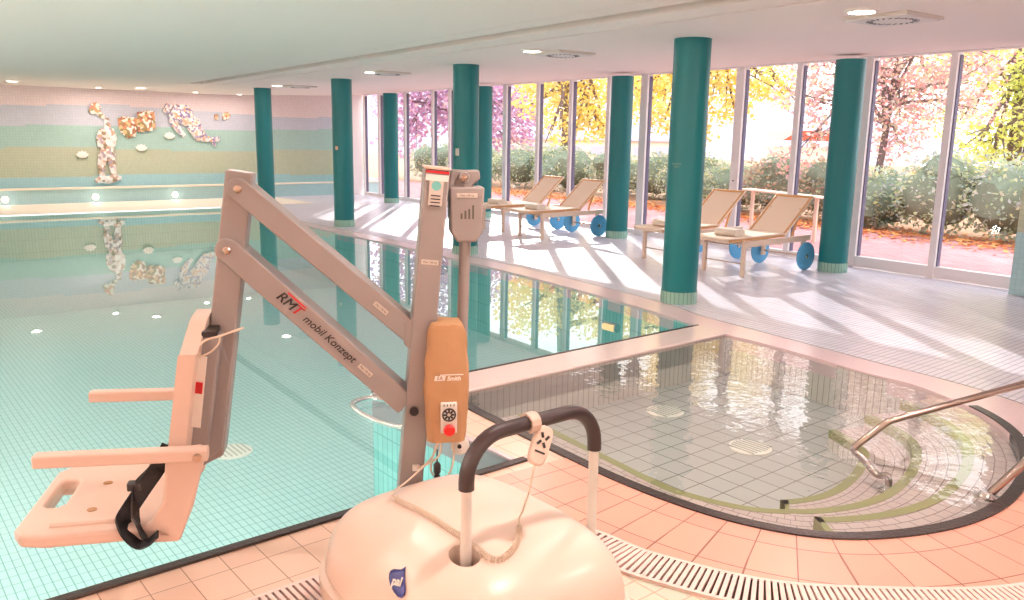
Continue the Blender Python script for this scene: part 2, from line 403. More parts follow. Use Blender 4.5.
# floor: window side (ribbed) and near side (square tiles), parted by the pools
CURB_OUT = spline([uv(7.12, 18.75), uv(7.02, 14.3), uv(6.98, 12.), uv(6.94, 9.8), uv(6.78, 7.2)] + v2([(1.60, 8.28), (1.80, 7.78), (2.205, 7.117), (2.538, 6.572), (2.85, 6.06), (3.07, 5.74), (3.25, 5.40), (3.38, 4.98), (3.50, 4.4)]), 8)
FAR_U, FACADE_N, BACK_W, LEFT_U, REAR_W = 12.5, 10.3, 21.9, -3.4, -5.2
def hit(p, q, nrm, dist):      # where segment line p->q meets nrm.x = dist
    t = (dist - p.dot(nrm)) / ((q - p).dot(nrm)); return p + (q - p) * t
c_fr_back = hit(uv(0, BACK_W), uv(1, BACK_W), N, FACADE_N)
c_fr_rear = hit(uv(0, REAR_W), uv(1, REAR_W), N, FACADE_N)
far_loop = list(reversed(CURB_OUT)) + [uv(6.85, 18.75), uv(-1., 18.75), uv(LEFT_U, 18.75), uv(LEFT_U, BACK_W), c_fr_back, c_fr_rear, hit(CURB_OUT[-1], CURB_OUT[-1] + Vector((0, -1, 0)), V, REAR_W)]
fl = struct(slab_with_holes([far_loop], 0, uvw).build('floor', M['deck'], smooth=False)); fl['label'] = 'pale ribbed tile deck along the windows'
RING_OUT = offset(O_NEAR, .52)
near_loop = [uv(LEFT_U, REAR_W), hit(CURB_OUT[-1], CURB_OUT[-1] + Vector((0, -1, 0)), V, REAR_W), CURB_OUT[-1], CURB_OUT[-5], EDGE_K[-1]] + O_NEAR[1:] + [uv(2.96, 4.55), uv(2.6, 4.55), uv(2.59, 3.1), uv(-1., 3.1), uv(-1., 18.75), uv(LEFT_U, 18.75)]
fn = struct(slab_with_holes([near_loop], 0, uvw).build('floor', M['deck_near'], smooth=False)); fn['label'] = 'peach square tile deck in the foreground'
# ring of tiles round the shallow pool, above the bed by a tile's thickness
rgo = offset(O_NEAR, .055); i0, i1 = 0, len(O_NEAR)
tr = MB()
L = 0.; A = rgo[i0:i1]; B = offset(O_NEAR, .56)[i0:i1]
for i in range(len(A) - 1):
    if B[i + 1].dot(U) < 2.68 and B[i + 1].dot(V) > 3.0: break
    l2 = L + (A[i + 1] - A[i]).length
    f = tr.face([Vector((p.x, p.y, .004)) for p in (A[i], A[i + 1], B[i + 1], B[i])], ((L, .12), (l2, .12), (l2, .60), (L, .60))); L = l2
struct(tr.build('trim_1', M['deck_ring'], smooth=False))['label'] = 'fan of pink tiles round the near rim of the shallow pool'
# overflow rim round the shallow pool (near and right side) and along the big pool's near edge
def ridge(P, w, z0, z1, mat, name):
    mb = MB(); Q = offset(P, w)
    up = [Vector((p.x, p.y, z1)) for p in P]; uq = [Vector((p.x, p.y, z1)) for p in Q]
    lo = [Vector((p.x, p.y, z0)) for p in P]; lq = [Vector((p.x, p.y, z0)) for p in Q]
    mb.strip(up, uq); mb.strip(lo, up); mb.strip(uq, lq)
    return struct(mb.build(name, mat, smooth=True))
ridge(EDGE_K[-22:-1] + O_NEAR, .06, -.1, .012, M['rubber'], 'trim_2')['label'] = 'dark rubber rim of the shallow pool'
ridge([uv(2.66, 3.1), uv(-1., 3.1)], .045, -.1, .012, M['rubber'], 'trim_3')['label'] = 'dark rim along the near edge of the big pool'
ridge([uv(2.6, 4.55), uv(2.59, 3.1)], .03, -.15, .006, M['curb'], 'trim_4')['label'] = 'pale rim on the short side of the big pool'
# light stone curb on the window side
mb = MB(); ci = CURB_OUT; ins = EDGE_W + EDGE_K[1:]
import bisect
def resample(P, n):
    d = [0]
    for a, b in zip(P, P[1:]): d.append(d[-1] + (b - a).length)
    out = []
    for k in range(n):
        t = d[-1] * k / (n - 1); j = min(max(bisect.bisect_right(d, t) - 1, 0), len(P) - 2)
        q = 0 if d[j + 1] == d[j] else (t - d[j]) / (d[j + 1] - d[j]); out.append(P[j].lerp(P[j + 1], q))
    return out
def nearest(P, p): return min(range(len(P)), key=lambda i: (P[i] - p).length)
cq = resample(ci, 160); iq = []
for p in cq: iq.append(ins[nearest(ins, p)])
dense = resample(ins, 900); iq = [dense[nearest(dense, p)] for p in cq]
for k in range(1, len(iq)):                                        # keep the order along the edge
    pass
mb.strip([p + Vector((0, 0, .004)) for p in cq], [p + Vector((0, 0, .004)) for p in iq]); mb.strip([p + Vector((0, 0, .004)) for p in iq], [p + Vector((0, 0, -.12)) for p in iq])
struct(mb.build('trim_5', M['curb'], smooth=False))['label'] = 'pale pink stone curb between the pools and the window deck'
mb = MB(); o1 = offset(cq, .012)
mb.strip([p + Vector((0, 0, .005)) for p in cq], [p + Vector((0, 0, .005)) for p in o1])
struct(mb.build('trim_6', M['line'], smooth=False))['label'] = 'thin dark joint behind the stone curb'
# divider beam between the pools
mb = MB(); a0, a1 = uv(2.6, 4.375), uv(5.99, 4.375)
mb.box(((a0 + a1) / 2) + Vector((0, 0, -.09)), ((a1 - a0).length, .35, .2), (U, V, Vector((0, 0, 1))))
struct(mb.build('trim_7', M['beam'], bevel=.01))['label'] = 'wet stone beam dividing the big pool from the shallow pool'
mb = MB(); mb.box(uv(4.29, 4.555, .006), (3.38, .022, .016), (U, V, Vector((0, 0, 1))))
struct(mb.build('trim_8', M['rubber'], smooth=False))['label'] = 'dark line along the dividing beam'
mb = MB(); mb.strip([uv(2.585, 3.1, 0), uv(2.595, 4.55, 0)], [uv(2.585, 3.1, -.16), uv(2.595, 4.55, -.16)])
struct(mb.build('trim_17', M['lip'], smooth=False))['label'] = 'grey overflow lip on the short side of the big pool'
# pool shells
POOL_D, KID_D = -.92, -.34
def walls(loop, z0, z1, mat, name, lab):
    mb = MB(); P = loop + [loop[0]]
    mb.strip([Vector((p.x, p.y, z1)) for p in P], [Vector((p.x, p.y, z0)) for p in P]); o = struct(mb.build(name, mat, smooth=False, recalc=False)); o['label'] = lab
    return o
o = struct(slab_with_holes([MAIN], POOL_D, uvw).build('floor', M['pool_tile'], smooth=False)); o['label'] = 'turquoise mosaic bottom of the big pool'
walls(MAIN, POOL_D, -.01, M['pool_wall'], 'wall_pool', 'turquoise tiled side of the big pool')
o = struct(slab_with_holes([KID], KID_D, uvw).build('floor', M['kid_floor'], smooth=False)); o['label'] = 'grey tiled bottom of the shallow pool'
walls(KID, KID_D, -.01, M['kid_wall'], 'wall_basin', 'pale tiled side of the shallow pool')
# underwater steps: bench all round the near side, two more on the right
def step(P, w0, w1, z, name, lab):
    mb = MB(); n = len(P)
    ws = [w0 + (w1 - w0) * i / (n - 1) if not callable(w0) else w0(i / (n - 1)) for i in range(n)]
    inner = []
    for i, p in enumerate(P):
        t = P[min(i + 1, n - 1)] - P[max(i - 1, 0)]; t.normalize()
        inner.append(p - Vector((-t.y, t.x, 0)) * ws[i])
    cut = []
    for i, p in enumerate(P):
        t = P[min(i + 1, n - 1)] - P[max(i - 1, 0)]; t.normalize()
        cut.append(p - Vector((-t.y, t.x, 0)) * max(ws[i] - .055, .0))
    Z = lambda q, z: Vector((q.x, q.y, z))
    mb.strip([Z(p, z) for p in P], [Z(q, z) for q in cut])
    o = struct(mb.build(name, M['kid_mosaic'], smooth=False)); o['label'] = lab
    mb = MB(); mb.strip([Z(p, z + .001) for p in cut], [Z(q, z + .001) for q in inner]); mb.strip([Z(p, z + .001) for p in inner], [Z(q, z - .05) for q in inner])
    if name != 'trim_9':
        mb.strip([Z(P[-1], z + .001), Z(inner[-1], z + .001)], [Z(P[-2], z + .001), Z(inner[-2], z + .001)]); mb.strip([Z(P[-1], z + .001), Z(inner[-1], z + .001)], [Z(P[-1], KID_D), Z(inner[-1], KID_D)])
    e = mb.build('edge_tile', M['olive'], o, smooth=False)
    mb = MB(); mb.strip([Z(p, z - .05) for p in inner], [Z(q, KID_D) for q in inner]); mb.build('riser', M['kid_wall'], o, smooth=False)
    return o
FULL = EDGE_K[-30:-1] + O_NEAR
n2 = len(EDGE_K[-30:-1])
def wA(t): return .52 if t < .62 else (.52 - (t - .62) / .16 * .17 if t < .78 else .35 + (t - .78) / .22 * .06)
step(FULL, wA, 0, -.13, 'trim_9', 'long underwater bench with an olive edge round the near side of the shallow pool')
step(FULL[:n2 + 40], lambda t: .24 + .05 * t, 0, -.06, 'trim_10', 'short top step under water beside the handrails')
step(FULL[:n2 + 46], lambda t: .80 + .0 * t, 0, -.21, 'trim_11', 'lowest curved underwater step on the right')
# water
def water(loop, mat, name, lab):
    o = slab_with_holes([loop], WZ, uvw).build(name, mat, smooth=False); tag(o, lab, 'water', None, 'stuff'); return o
water(MAIN, M['pool_water'], 'pool_water', 'still turquoise water of the big swimming pool')
water(KID, M['kid_water'], 'pool_water', 'rippled clear water of the shallow curved pool')
# overflow grates
GR = spline([uv(-3., 2.55), uv(-1., 2.55), uv(.6, 2.55), uv(1.3, 2.55), Vector((-.3, 3.03, 0)), Vector((.0, 3.22, 0)), Vector((.28, 3.19, 0)), Vector((.53, 2.985, 0)), Vector((.92, 2.79, 0)), Vector((1.29, 2.735, 0)), Vector((1.88, 2.755, 0)), Vector((2.35, 2.93, 0)), Vector((2.9, 3.3, 0))], 14)
def length(P): return sum((b - a).length for a, b in zip(P, P[1:]))
g = resample(GR, int(length(GR) / .026))
mb = MB(); GW = .2
mb.strip([p + Vector((0, 0, .006)) for p in offset(g, GW / 2)], [p + Vector((0, 0, .006)) for p in offset(g, -GW / 2)])
ch = mb.build('drain_grate', M['channel'], smooth=False)
tag(ch, 'white slatted overflow grate curving through the near deck', 'drain grate')
mb = MB()
for i in range(1, len(g) - 1):
    t = (g[i + 1] - g[i - 1]).normalized(); q = Vector((-t.y, t.x, 0))
    mb.box(g[i] + Vector((0, 0, .012)), (.0165, GW - .004, .012), (t, q, Vector((0, 0, 1))))
mb.build('slat_rows', M['grate'], ch, smooth=False)
for sgn in (1, -1):
    mb = MB(); e1 = offset(g, sgn * (GW / 2 - .012)); e2 = offset(g, sgn * (GW / 2 + .006))
    mb.strip([p + Vector((0, 0, .019)) for p in e1], [p + Vector((0, 0, .019)) for p in e2]); mb.strip([p + Vector((0, 0, .019)) for p in e2], [p + Vector((0, 0, .0)) for p in e2])
    mb.build('edge_rail', M['grate'], ch, smooth=False)
# pale small tiles in front of the grate
mb = MB(); e1 = offset(g, -GW / 2 - .005); e2 = offset(g, -GW / 2 - 1.2)
k0 = nearest(g, Vector((.1, 3.2, 0)))
gi = [p for i, p in enumerate(offset(g, -GW / 2 - .005)) if i >= k0 + 6]
mb = slab_with_holes([gi + [Vector((2.9, 1., 0)), Vector((.3, 1.0, 0)), Vector((.3, 2.6, 0))]], .005, uvw)
struct(mb.build('trim_12', M['deck_pale'], smooth=False))['label'] = 'pale green small tiles in front of the curved grate'

# ------------------------------------------------------------------ walls and ceiling
def wall(p, q, z0, z1, mat, name, lab=None, th=.2, out=None, uo=0):
    mb = MB(); X = (q - p).normalized(); Y = out
    Lw = (q - p).length
    a, b = p, q
    quad = [a + Vector((0, 0, z0)), b + Vector((0, 0, z0)), b + Vector((0, 0, z1)), a + Vector((0, 0, z1))]
    mb.face(quad, ((uo, z0), (uo + Lw, z0), (uo + Lw, z1), (uo, z1)))
    back = [k + out * th for k in quad]; mb.face(back[::-1])
    for i in range(4): mb.face((quad[i], back[i], back[(i + 1) % 4], quad[(i + 1) % 4]))
    o = struct(mb.build(name, mat, smooth=False)); 
    if lab: o['label'] = lab
    return o
wb_a, wb_b = uv(LEFT_U, BACK_W), uv(12.35, BACK_W)
wall(wb_a, wb_b, 0, 2.9, M['mural'], 'wall_back', 'far wall of stepped pastel mosaic bands', out=V, uo=LEFT_U)
wall(uv(LEFT_U, REAR_W), uv(LEFT_U, BACK_W), 0, 2.9, M['plaster'], 'wall_left', out=-U)
wall(uv(LEFT_U, REAR_W), c_fr_rear - U * 0, 0, 2.9, M['plaster'], 'wall_rear', out=-V)
S_END = -4.2
wall(sn(S_END, 9.99), sn(14., 9.99), 0, 2.9, M['mural'], 'wall_right', 'short wall of green and olive mosaic bands at the right end of the glazing', out=N, th=.35)
Zv = Vector((0, 0, 1))
mb = MB(); S0, S1 = -32., 14.
def cslab(s0, s1, n0, n1, z0, z1=None, th=.1):
    z1 = z0 if z1 is None else z1
    c = [sn(s0, n0, z0), sn(s1, n0, z0), sn(s1, n1, z1), sn(s0, n1, z1)]
    mb.face(c); d = [k + Zv * th for k in c]; mb.face(d[::-1])
    for i in range(4): mb.face((c[i], d[i], d[(i + 1) % 4], c[(i + 1) % 4]))
CZ = 2.64; SL = -17.93
cslab(S0, S1, -22, 4.43, CZ); cslab(S0, SL, 4.43, 5.34, CZ); cslab(SL, S1, 4.455, 4.70, CZ + .004); cslab(SL, S1, 4.97, 5.315, CZ + .004)
cslab(S0, S1, 5.345, 6.75, CZ); cslab(S0, S1, 6.75, 10.6, CZ, 2.785)
struct(mb.build('ceiling', M['ceiling'], smooth=False))
mb = MB(); mb.box(sn((SL + S1) / 2, 4.835, CZ + .16), (S1 - SL, .4, .06), (D, N, Zv))
for nn in (4.70, 4.97): mb.box(sn((SL + S1) / 2, nn + (-.012 if nn < 4.8 else .012), CZ + .075), (S1 - SL, .02, .13), (D, N, Zv))
tq = struct(mb.build('trim_13', M['slot'], smooth=False)); tq['label'] = 'long recessed groove in the ceiling'
mb = MB()
for nn in (4.4425, 5.33): mb.box(sn((SL + S1) / 2, nn, CZ + .06), (S1 - SL, .03, .02), (D, N, Zv))
mb.build('edge_joint', M['line'], tq, smooth=False)
# ledge along the far wall
mb = MB(); c = uv(4.55, 21.6, .17); mb.box(c, (15.9, .58, .34), (U, V, Zv)); led = struct(mb.build('trim_14', M['mural'], smooth=False)); led['label'] = 'low mosaic ledge below the far wall'
mb = MB(); mb.box(uv(4.55, 21.3, .345), (15.9, .07, .05), (U, V, Zv)); mb.build('nosing', M['cream'], led, bevel=.01)
mb = MB(); mb.box(uv(2.9, 20.02, .003), (12.6, 2.5, .01), (U, V, Zv)); struct(mb.build('trim_15', M['cream'], smooth=False))['label'] = 'cream strip of deck at the far end of the big pool'
#COLUMNS
# ------------------------------------------------------------------ columns
names = ['furthest left of the teal columns, standing at the pool edge behind the lift arm', 'teal column on the deck seen between the two lift arms and the lift mast', 'teal column right behind the top of the lift mast', 'large teal column nearest to us between two pairs of loungers',
         'slim teal column by the glass left of the lift mast', 'teal column by the glass mostly hidden behind the column at the lift mast', 'teal column by the glass beside the blue lounger wheels', 'teal column by the glass right of the rightmost lounger']
spots = [sn(-5.857 - 4.172 * k, 6.36) for k in (3, 2, 1, 0)] + [sn(-6.27 - 4.172 * k, 9.705) for k in (3, 2, 1, 0)]
CR = .1827
col0 = thing('column', names[0], 'column', spots[0], 0, 'teal round columns')
MB().lathe([(CR, .12), (CR, 2.69)], spots[0], seg=48).build('shaft', M['teal'], col0)
mb = MB(); n = 48
for k in range(n):
    a, b = 2 * PI * k / n, 2 * PI * (k + 1) / n; r = CR + .006
    P = lambda t, z, r=r: spots[0] + Vector((r * math.cos(t), r * math.sin(t), z))
    mb.face((P(a, 0), P(b, 0), P(b, .125), P(a, .125)), ((a * r, 0.03), (b * r, 0.03), (b * r, .155), (a * r, .155)))
    mb.face((P(a, .125), P(b, .125), spots[0] + Vector((CR * .98 * math.cos(b), CR * .98 * math.sin(b), .125)), spots[0] + Vector((CR * .98 * math.cos(a), CR * .98 * math.sin(a), .125))))
mb.build('base_ring', M['ring_tile'], col0)
cols_ = [col0]
for p, lab in list(zip(spots, names))[1:]:
    c = copy_tree(col0); c.location = p; c['label'] = lab; WORLD[c] = Matrix.Translation(p); cols_.append(c)
for c in cols_: c['kind'] = 'thing'
# small plates on columns
def plate_on(x, y, c, w, hh, mat, name, lab):
    p = WORLD[c].translation; d = (EYE - p); d.z = 0; d.normalize(); q = on_plane(x, y, p + d * CR, d)
    off = (q - p); off.z = 0; off = off.normalized() * (CR + .004); o = Vector((p.x, p.y, q.z)) + off
    X = Vector((-off.y, off.x, 0)).normalized()
    return MB().box(o, (w, hh, .008), (X, Zv, X.cross(Zv))).build(name, mat, c, bevel=.002)
plate_on(335.5, 148, cols_[1], .05, .07, M['steel'], 'tag_plate', None)
plate_on(455, 152, cols_[2], .06, .1, M['sticker'], 'tag_plate', None)
p3 = WORLD[cols_[3]].translation; dd = (EYE - p3); dd.z = 0; dd.normalize()
o3 = on_plane(675, 164, p3 + dd * CR, dd); off = (o3 - p3); off.z = 0; off = off.normalized() * (CR + .001)
Xc = Vector((-off.y, off.x, 0)).normalized()
mb = MB()
for row, n_m in ((0, 7), (1, 4)):
    for k in range(n_m): mb.box(Vector((p3.x, p3.y, o3.z)) + off + Xc * ((k - (n_m - 1) / 2) * .015) - Zv * row * .026, (.010, .015, .002), (Xc, Zv, Xc.cross(Zv)))
mb.build('printed_mark', M['faint'], cols_[3], smooth=False)

# ------------------------------------------------------------------ glazing
SS = [-21.6, -20.65, -19.18, -17.77, -16.98, -15.85, -14.71, -13.56, -12.52, -11.45, -10.54, -9.5, -8.49, -7.45, -6.39, -5.28, S_END + .06]
HEAD = 2.775
thick = {-20.65: .1, -14.71: .13, -10.54: .16, -8.49: .15, -6.39: .12}
NF = 10.36
for i in range(len(SS) - 1):
    a, b = SS[i], SS[i + 1]; big = i >= len(SS) - 3
    nm = 'window_%d' % (i + 1) if not big else 'door_%d' % (i - len(SS) + 4)
    bot = .15 if big else .09
    wa = thick.get(a, .085); wb = thick.get(b, .085)
    mb = MB()
    mb.box(sn((a + b) / 2, NF, bot / 2), (b - a, .11, bot), (D, N, Zv)); mb.box(sn((a + b) / 2, NF, HEAD - .005), (b - a, .11, .03), (D, N, Zv))
    mb.box(sn(a + wa / 4, NF, HEAD / 2), (wa / 2, .12, HEAD), (D, N, Zv)); mb.box(sn(b - wb / 4, NF, HEAD / 2), (wb / 2, .12, HEAD), (D, N, Zv))
    fr = struct(mb.build(nm, M['frame'], smooth=False))
    fr['label'] = ('tall sliding glass door leaf at the right end of the glazing' if big else 'tall glazed bay in the window front')
    mb = MB()
    for s_, w_ in ((a + wa / 2, .012), (b - wb / 2, -.012)): mb.box(sn(s_ + w_ / 2, NF + .02, HEAD / 2), (abs(w_), .07, HEAD - .1), (D, N, Zv))
    mb.build('gasket', M['gasket'], fr, smooth=False)
    mb = MB(); mb.face([sn(a + wa / 2, NF + .01, bot), sn(b - wb / 2, NF + .01, bot), sn(b - wb / 2, NF + .01, HEAD - .05), sn(a + wa / 2, NF + .01, HEAD - .05)])
    mb.build('pane', M['glass'], fr, smooth=False)
    if a in (-8.49,) or b in (-16.98,):
        hx = sn(a + .0, NF - .08, 1.0) if a == -8.49 else sn(b, NF - .08, 1.0)
        mb = MB(); mb.bar(hx + Zv * -.12, hx + Zv * .1, .022, .02); mb.bar(hx + Zv * .06, hx + Zv * .06 + N * .07, .02, .02); mb.bar(hx + Zv * -.1, hx + Zv * -.1 + N * .07, .02, .02); mb.build('door_handle', M['gasket'], fr, bevel=.003)
# end return where the mosaic wall meets the glass on the far left
mb = MB(); mb.box(sn(-21.9, 10.1, 1.38), (.3, .5, 2.78), (D, N, Zv)); struct(mb.build('trim_16', M['frame'], smooth=False))['label'] = 'white frame post where the mosaic wall meets the glass'
#FITTINGS
# ------------------------------------------------------------------ ceiling fittings
LAMP_W = 1.0
def light(name, kind, loc, energy, col, size=.2, rot=None, **kw):
    l = bpy.data.lights.new(name, kind); l.energy = energy; l.color = col
    if kind == 'AREA': l.shape = 'DISK'; l.size = size
    else: l.shadow_soft_size = size
    for k, v in kw.items(): setattr(l, k, v)
    o = bpy.data.objects.new(name, l); COL.objects.link(o); o.location = loc
    if rot: o.rotation_euler = rot
    return o
WARM = (1., .82, .75)
def downlight(p, lab, grp, first, r=.105):
    if first is None:
        t = thing('ceiling_downlight', lab, 'ceiling lamp', p, 0, grp)
        MB().lathe([(r + .02, -.012), (r + .02, .03), (r, .03), (r, -.008)][:3] + [(r, .03)], p).build('rim', M['lamp_rim'], t) if False else MB().lathe([(r, .03), (r + .025, .03), (r + .025, -.012), (r, -.018)], p).build('rim', M['lamp_rim'], t)
        MB().lathe([(.001, -.016), (r - .01, -.016), (r - .01, -.021), (.001, -.021)], p).build('lens', M['lamp_warm'], t)
        return t
    t = copy_tree(first); t.location = p; t['label'] = lab; WORLD[t] = Matrix.Translation(p); return t
vent_px = [((2.596, 6.504), (2.973, 6.824), 'nearest of the row'), ((.18, 9.746), (.549, 10.021), 'between the lift mast and the nearest column'), ((-2.265, 13.315), (-2.022, 13.462), 'left of the column behind the lift mast'), ((-4.88, 17.352), (-4.465, 17.568), 'furthest of the row')]
dl = None; vt = None
def place_vent(i):
    global vt
    p = Vector((*vent_px[i][1], CZ)); rz = math.atan2(D.y, D.x)
    lab = ['square ceiling air vent with dark swirl slots above the rightmost window', 'square ceiling vent high above the left pair of loungers', 'square ceiling vent just left of the column at the lift mast', 'small far ceiling vent between the two furthest left columns'][i]
    if vt is None:
        t = thing('ceiling_vent', lab, 'air vent', p, rz, 'ceiling vents by the windows')
        MB().box((0, 0, -.012), (.54, .54, .024)).build('frame_plate', M['sticker'], t, bevel=.004, local=True)
        MB().box((0, 0, -.02), (.50, .50, .026)).build('face_plate', M['vent'], t, bevel=.003, local=True)
        mb = MB()
        for rr, nsl in ((.17, 22),):
            for k in range(nsl):
                an = 2 * PI * k / nsl; c = Vector((math.cos(an) * rr, math.sin(an) * rr, -.0335)); X = Vector((math.cos(an + .5), math.sin(an + .5), 0))
                mb.box(c, (.055, .014, .004), (X, Zv.cross(X), Zv))
        mb.build('slots', M['ventdark'], t, local=True, smooth=False)
        vt = t
    else:
        t = copy_tree(vt); t.location = p; t['label'] = lab; WORLD[t] = Matrix.Translation(p) @ Matrix.Rotation(rz, 4, 'Z')
labs = ['round ceiling lamp beside the swirl vent above the rightmost window', 'round ceiling lamp beside the vent above the left pair of loungers', 'round ceiling lamp beside the vent left of the lift mast column', 'far round ceiling lamp between the two furthest left columns']
light_pts = []
for i in range(4):
    place_vent(i)
    p = Vector((*vent_px[i][0], CZ)); d = downlight(p, labs[i], 'ceiling lamps beside the vents', dl); dl = dl or d; light_pts.append(p)
back_pts = [(-9.89, 19.77), (-7.86, 20.75), (-6.97, 21.4)]
wlabs = ['small ceiling lamp above the standing relief figure', 'small ceiling lamp above the diving relief figure', 'small ceiling lamp at the right end of the row over the mosaic wall']
for p, lab in zip(back_pts, wlabs):
    p = Vector((*p, CZ)); p = uv(p.dot(U), 20.95, CZ); downlight(p, lab, 'ceiling lamps along the mosaic wall', dl).scale = (.6, .6, 1); light_pts.append(p)
pool_pts = [(-10.3, 17.35), (-8.45, 19.1), (-5.2, 6.2), (-6.8, 9.4), (-1.5, 5.2), (1.3, 4.9), (-3.4, 3.6), (2.7, 2.9), (.6, 2.6)]
# two lamps over the far water, then unseen fill lights added without fixtures
for i, p in enumerate(pool_pts):
    p = Vector((*p, CZ)); light_pts.append(p)
for p, lab in zip(light_pts[7:9], ('round ceiling lamp at the left edge of the picture over the far water', 'round ceiling lamp over the far water above the orange relief vessels')): downlight(p, lab, 'ceiling lamps over the water', dl)
for i, p in enumerate(light_pts):
    near = i >= 7
    e = (24. if i < 9 else 26.) if near else (12. if i >= 4 else 16.)
    light('lamp_and_fill_light', 'AREA', p + Vector((0, 0, -.03)), e * LAMP_W, WARM, .1)
# added uplights, out of view, to brighten the ceiling from left and rear walls
for i, (q, ax_) in enumerate([(uv(LEFT_U + .12, w_, 1.95), U) for w_ in (1., 5., 9., 13., 17.)] + [(uv(u_, REAR_W + .12, 1.95), V) for u_ in (-.5, 3., 6.)]):
    MB_ = thing('added_wall_uplight', 'added half round uplight, out of view, brightening the ceiling', 'wall lamp', q, 0, 'added unseen uplights')
    MB().lathe([(.04, -.16), (.1, -.1), (.12, .0), (.11, .0), (.08, -.06)], q, Zv, 24).build('shade', M['lamp_rim'], MB_)
    light('wall_fill_light', 'AREA', q + Zv * .01, 270., (1., .86, .82), .18, (PI, 0, 0))
# step lights in the ledge
sl = None
for (x, y), lab in zip([(5, 201), (95.5, 198), (175, 195.3)], ['round step lamp at the left edge of the picture', 'round step lamp below the standing relief figure', 'round step lamp below the diving relief figure']):
    p = on_plane(x, y, uv(0, 21.3), V); p.z = .13; p = p - V * (p.dot(V) - 21.3)
    if sl is None:
        sl = thing('step_lamp', lab, 'wall lamp', p, 0, 'step lamps in the ledge')
        MB().lathe([(.075, .0), (.085, .012), (.07, .018)], p, -V).build('rim', M['lamp_rim'], sl); MB().lathe([(.07, .012), (.062, .03), (.03, .036)], p, -V).build('lens', M['step_glow'], sl)
    else: t = copy_tree(sl); t.location = p; t['label'] = lab
    light('step_light', 'POINT', p - V * .12, .6, WARM, .06)
# unseen fill lights added under water along the near and left pool walls
for q, dr in ((uv(-.2, 3.16, -.45), V), (uv(1.6, 3.16, -.45), V), (uv(-.94, 6.5, -.45), U), (uv(-.94, 10., -.45), U), (uv(-.94, 14., -.45), U)):
    light('underwater_fill_light', 'AREA', q, 15., (1., .97, .94), .25, dr.to_track_quat('-Z', 'Y').to_euler())
# underwater lamp on the big pool wall
q = uv(6.05, 4.95); 
t = thing('pool_lamp', 'oval orange glowing lamp under water by the dividing beam', 'pool lamp', on_z(611, 327, -.12), 0)
pl = on_z(611, 327, -.12); dq = (Vector((0, 0, 0)) - pl); dq.z = 0; dq.normalize()
MB().tube([pl - V * .07 - U * .02, pl + V * .07 - U * .02], .035, 16).build('lens', M['pool_glow'], t); MB().tube([pl - V * .085, pl + V * .085], .045, 16).build('rim', M['chrome'], t)
# floor inlets
def inlet(p, r, lab, first=None):
    t = thing('floor_inlet', lab, 'floor inlet', p, 0, 'round inlets in the pool bottoms')
    MB().lathe([(r, 0), (r, .008), (r - .02, .014), (.001, .014)], p, seg=28).build('plate', M['white'], t)
    mb = MB()
    for k in range(7):
        x = (k - 3) * r * .24; hh = math.sqrt(max(.01, (r * .82) ** 2 - x * x))
        mb.box(Vector(p) + U * x + Zv * .015, (r * .07, hh * 2, .006), (U, V, Zv))
    mb.build('slots', M['kid_slot'], t, smooth=False)
inlet(on_z(665, 412, KID_D), .14, 'round slotted inlet in the shallow pool floor below the big column reflection')
inlet(on_z(750, 448, KID_D), .14, 'round slotted inlet in the middle of the shallow pool floor')
inlet(on_z(231, 452, POOL_D), .17, 'round slotted inlet in the big pool floor right of the lift seat')

# ------------------------------------------------------------------ reliefs on the far wall
WN = uv(0, BACK_W - .03)
def wp(x, y): p = on_plane(x, y, uv(0, BACK_W), V); return Vector((p.dot(U), p.z))
def relief_blob(mb, prof, th):
    """outline in picture-wall coordinates, given as (u, z) list, puffed out of the wall"""
    n = len(prof); c = sum((Vector(p) for p in prof), Vector((0, 0))) / n
    rings = []
    for k, (s_, d) in enumerate(((1, 0), (1, .45), (.85, .8), (.55, 1), (.2, 1.05))):
        rings.append([mb.bm.verts.new(uv(c.x + (p[0] - c.x) * s_, BACK_W - .002 - th * d, c.y + (p[1] - c.y) * s_)) for p in prof])
    for a, b in zip(rings, rings[1:]):
        for i in range(n): mb.bm.faces.new((a[i], a[(i + 1) % n], b[(i + 1) % n], b[i]))
    mb.bm.faces.new(rings[-1]); mb.bm.faces.new(rings[0][::-1])
def relief_limb(mb, pts, rad, th=1.):
    P = [wp(*p) for p in pts]; q = [uv(p.x, BACK_W - .03, p.y) for p in P]
    mb.tube(q, [r_ for r_ in rad], 10)
def flatten(mb):
    for v in mb.bm.verts:
        w_ = v.co.dot(V); v.co += V * (min(BACK_W - .004, BACK_W - .045 + (w_ - BACK_W + .03) * .3) - w_)
def relief(name, lab, limbs, mat, group='mosaic reliefs on the far wall', parts=()):
    c = wp(*limbs[0][0][0]); t = thing(name, lab, 'wall relief', uv(c.x, BACK_W - .03, c.y), 0, group)
    mb = MB()
    for pts, rad in limbs: relief_limb(mb, pts, rad)
    flatten(mb); mb.build('body', mat, t)
    for nm, limbs2, m2 in parts:
        mb = MB()
        for pts, rad in limbs2: relief_limb(mb, pts, rad)
        flatten(mb); mb.build(nm, m2, t)
    return t
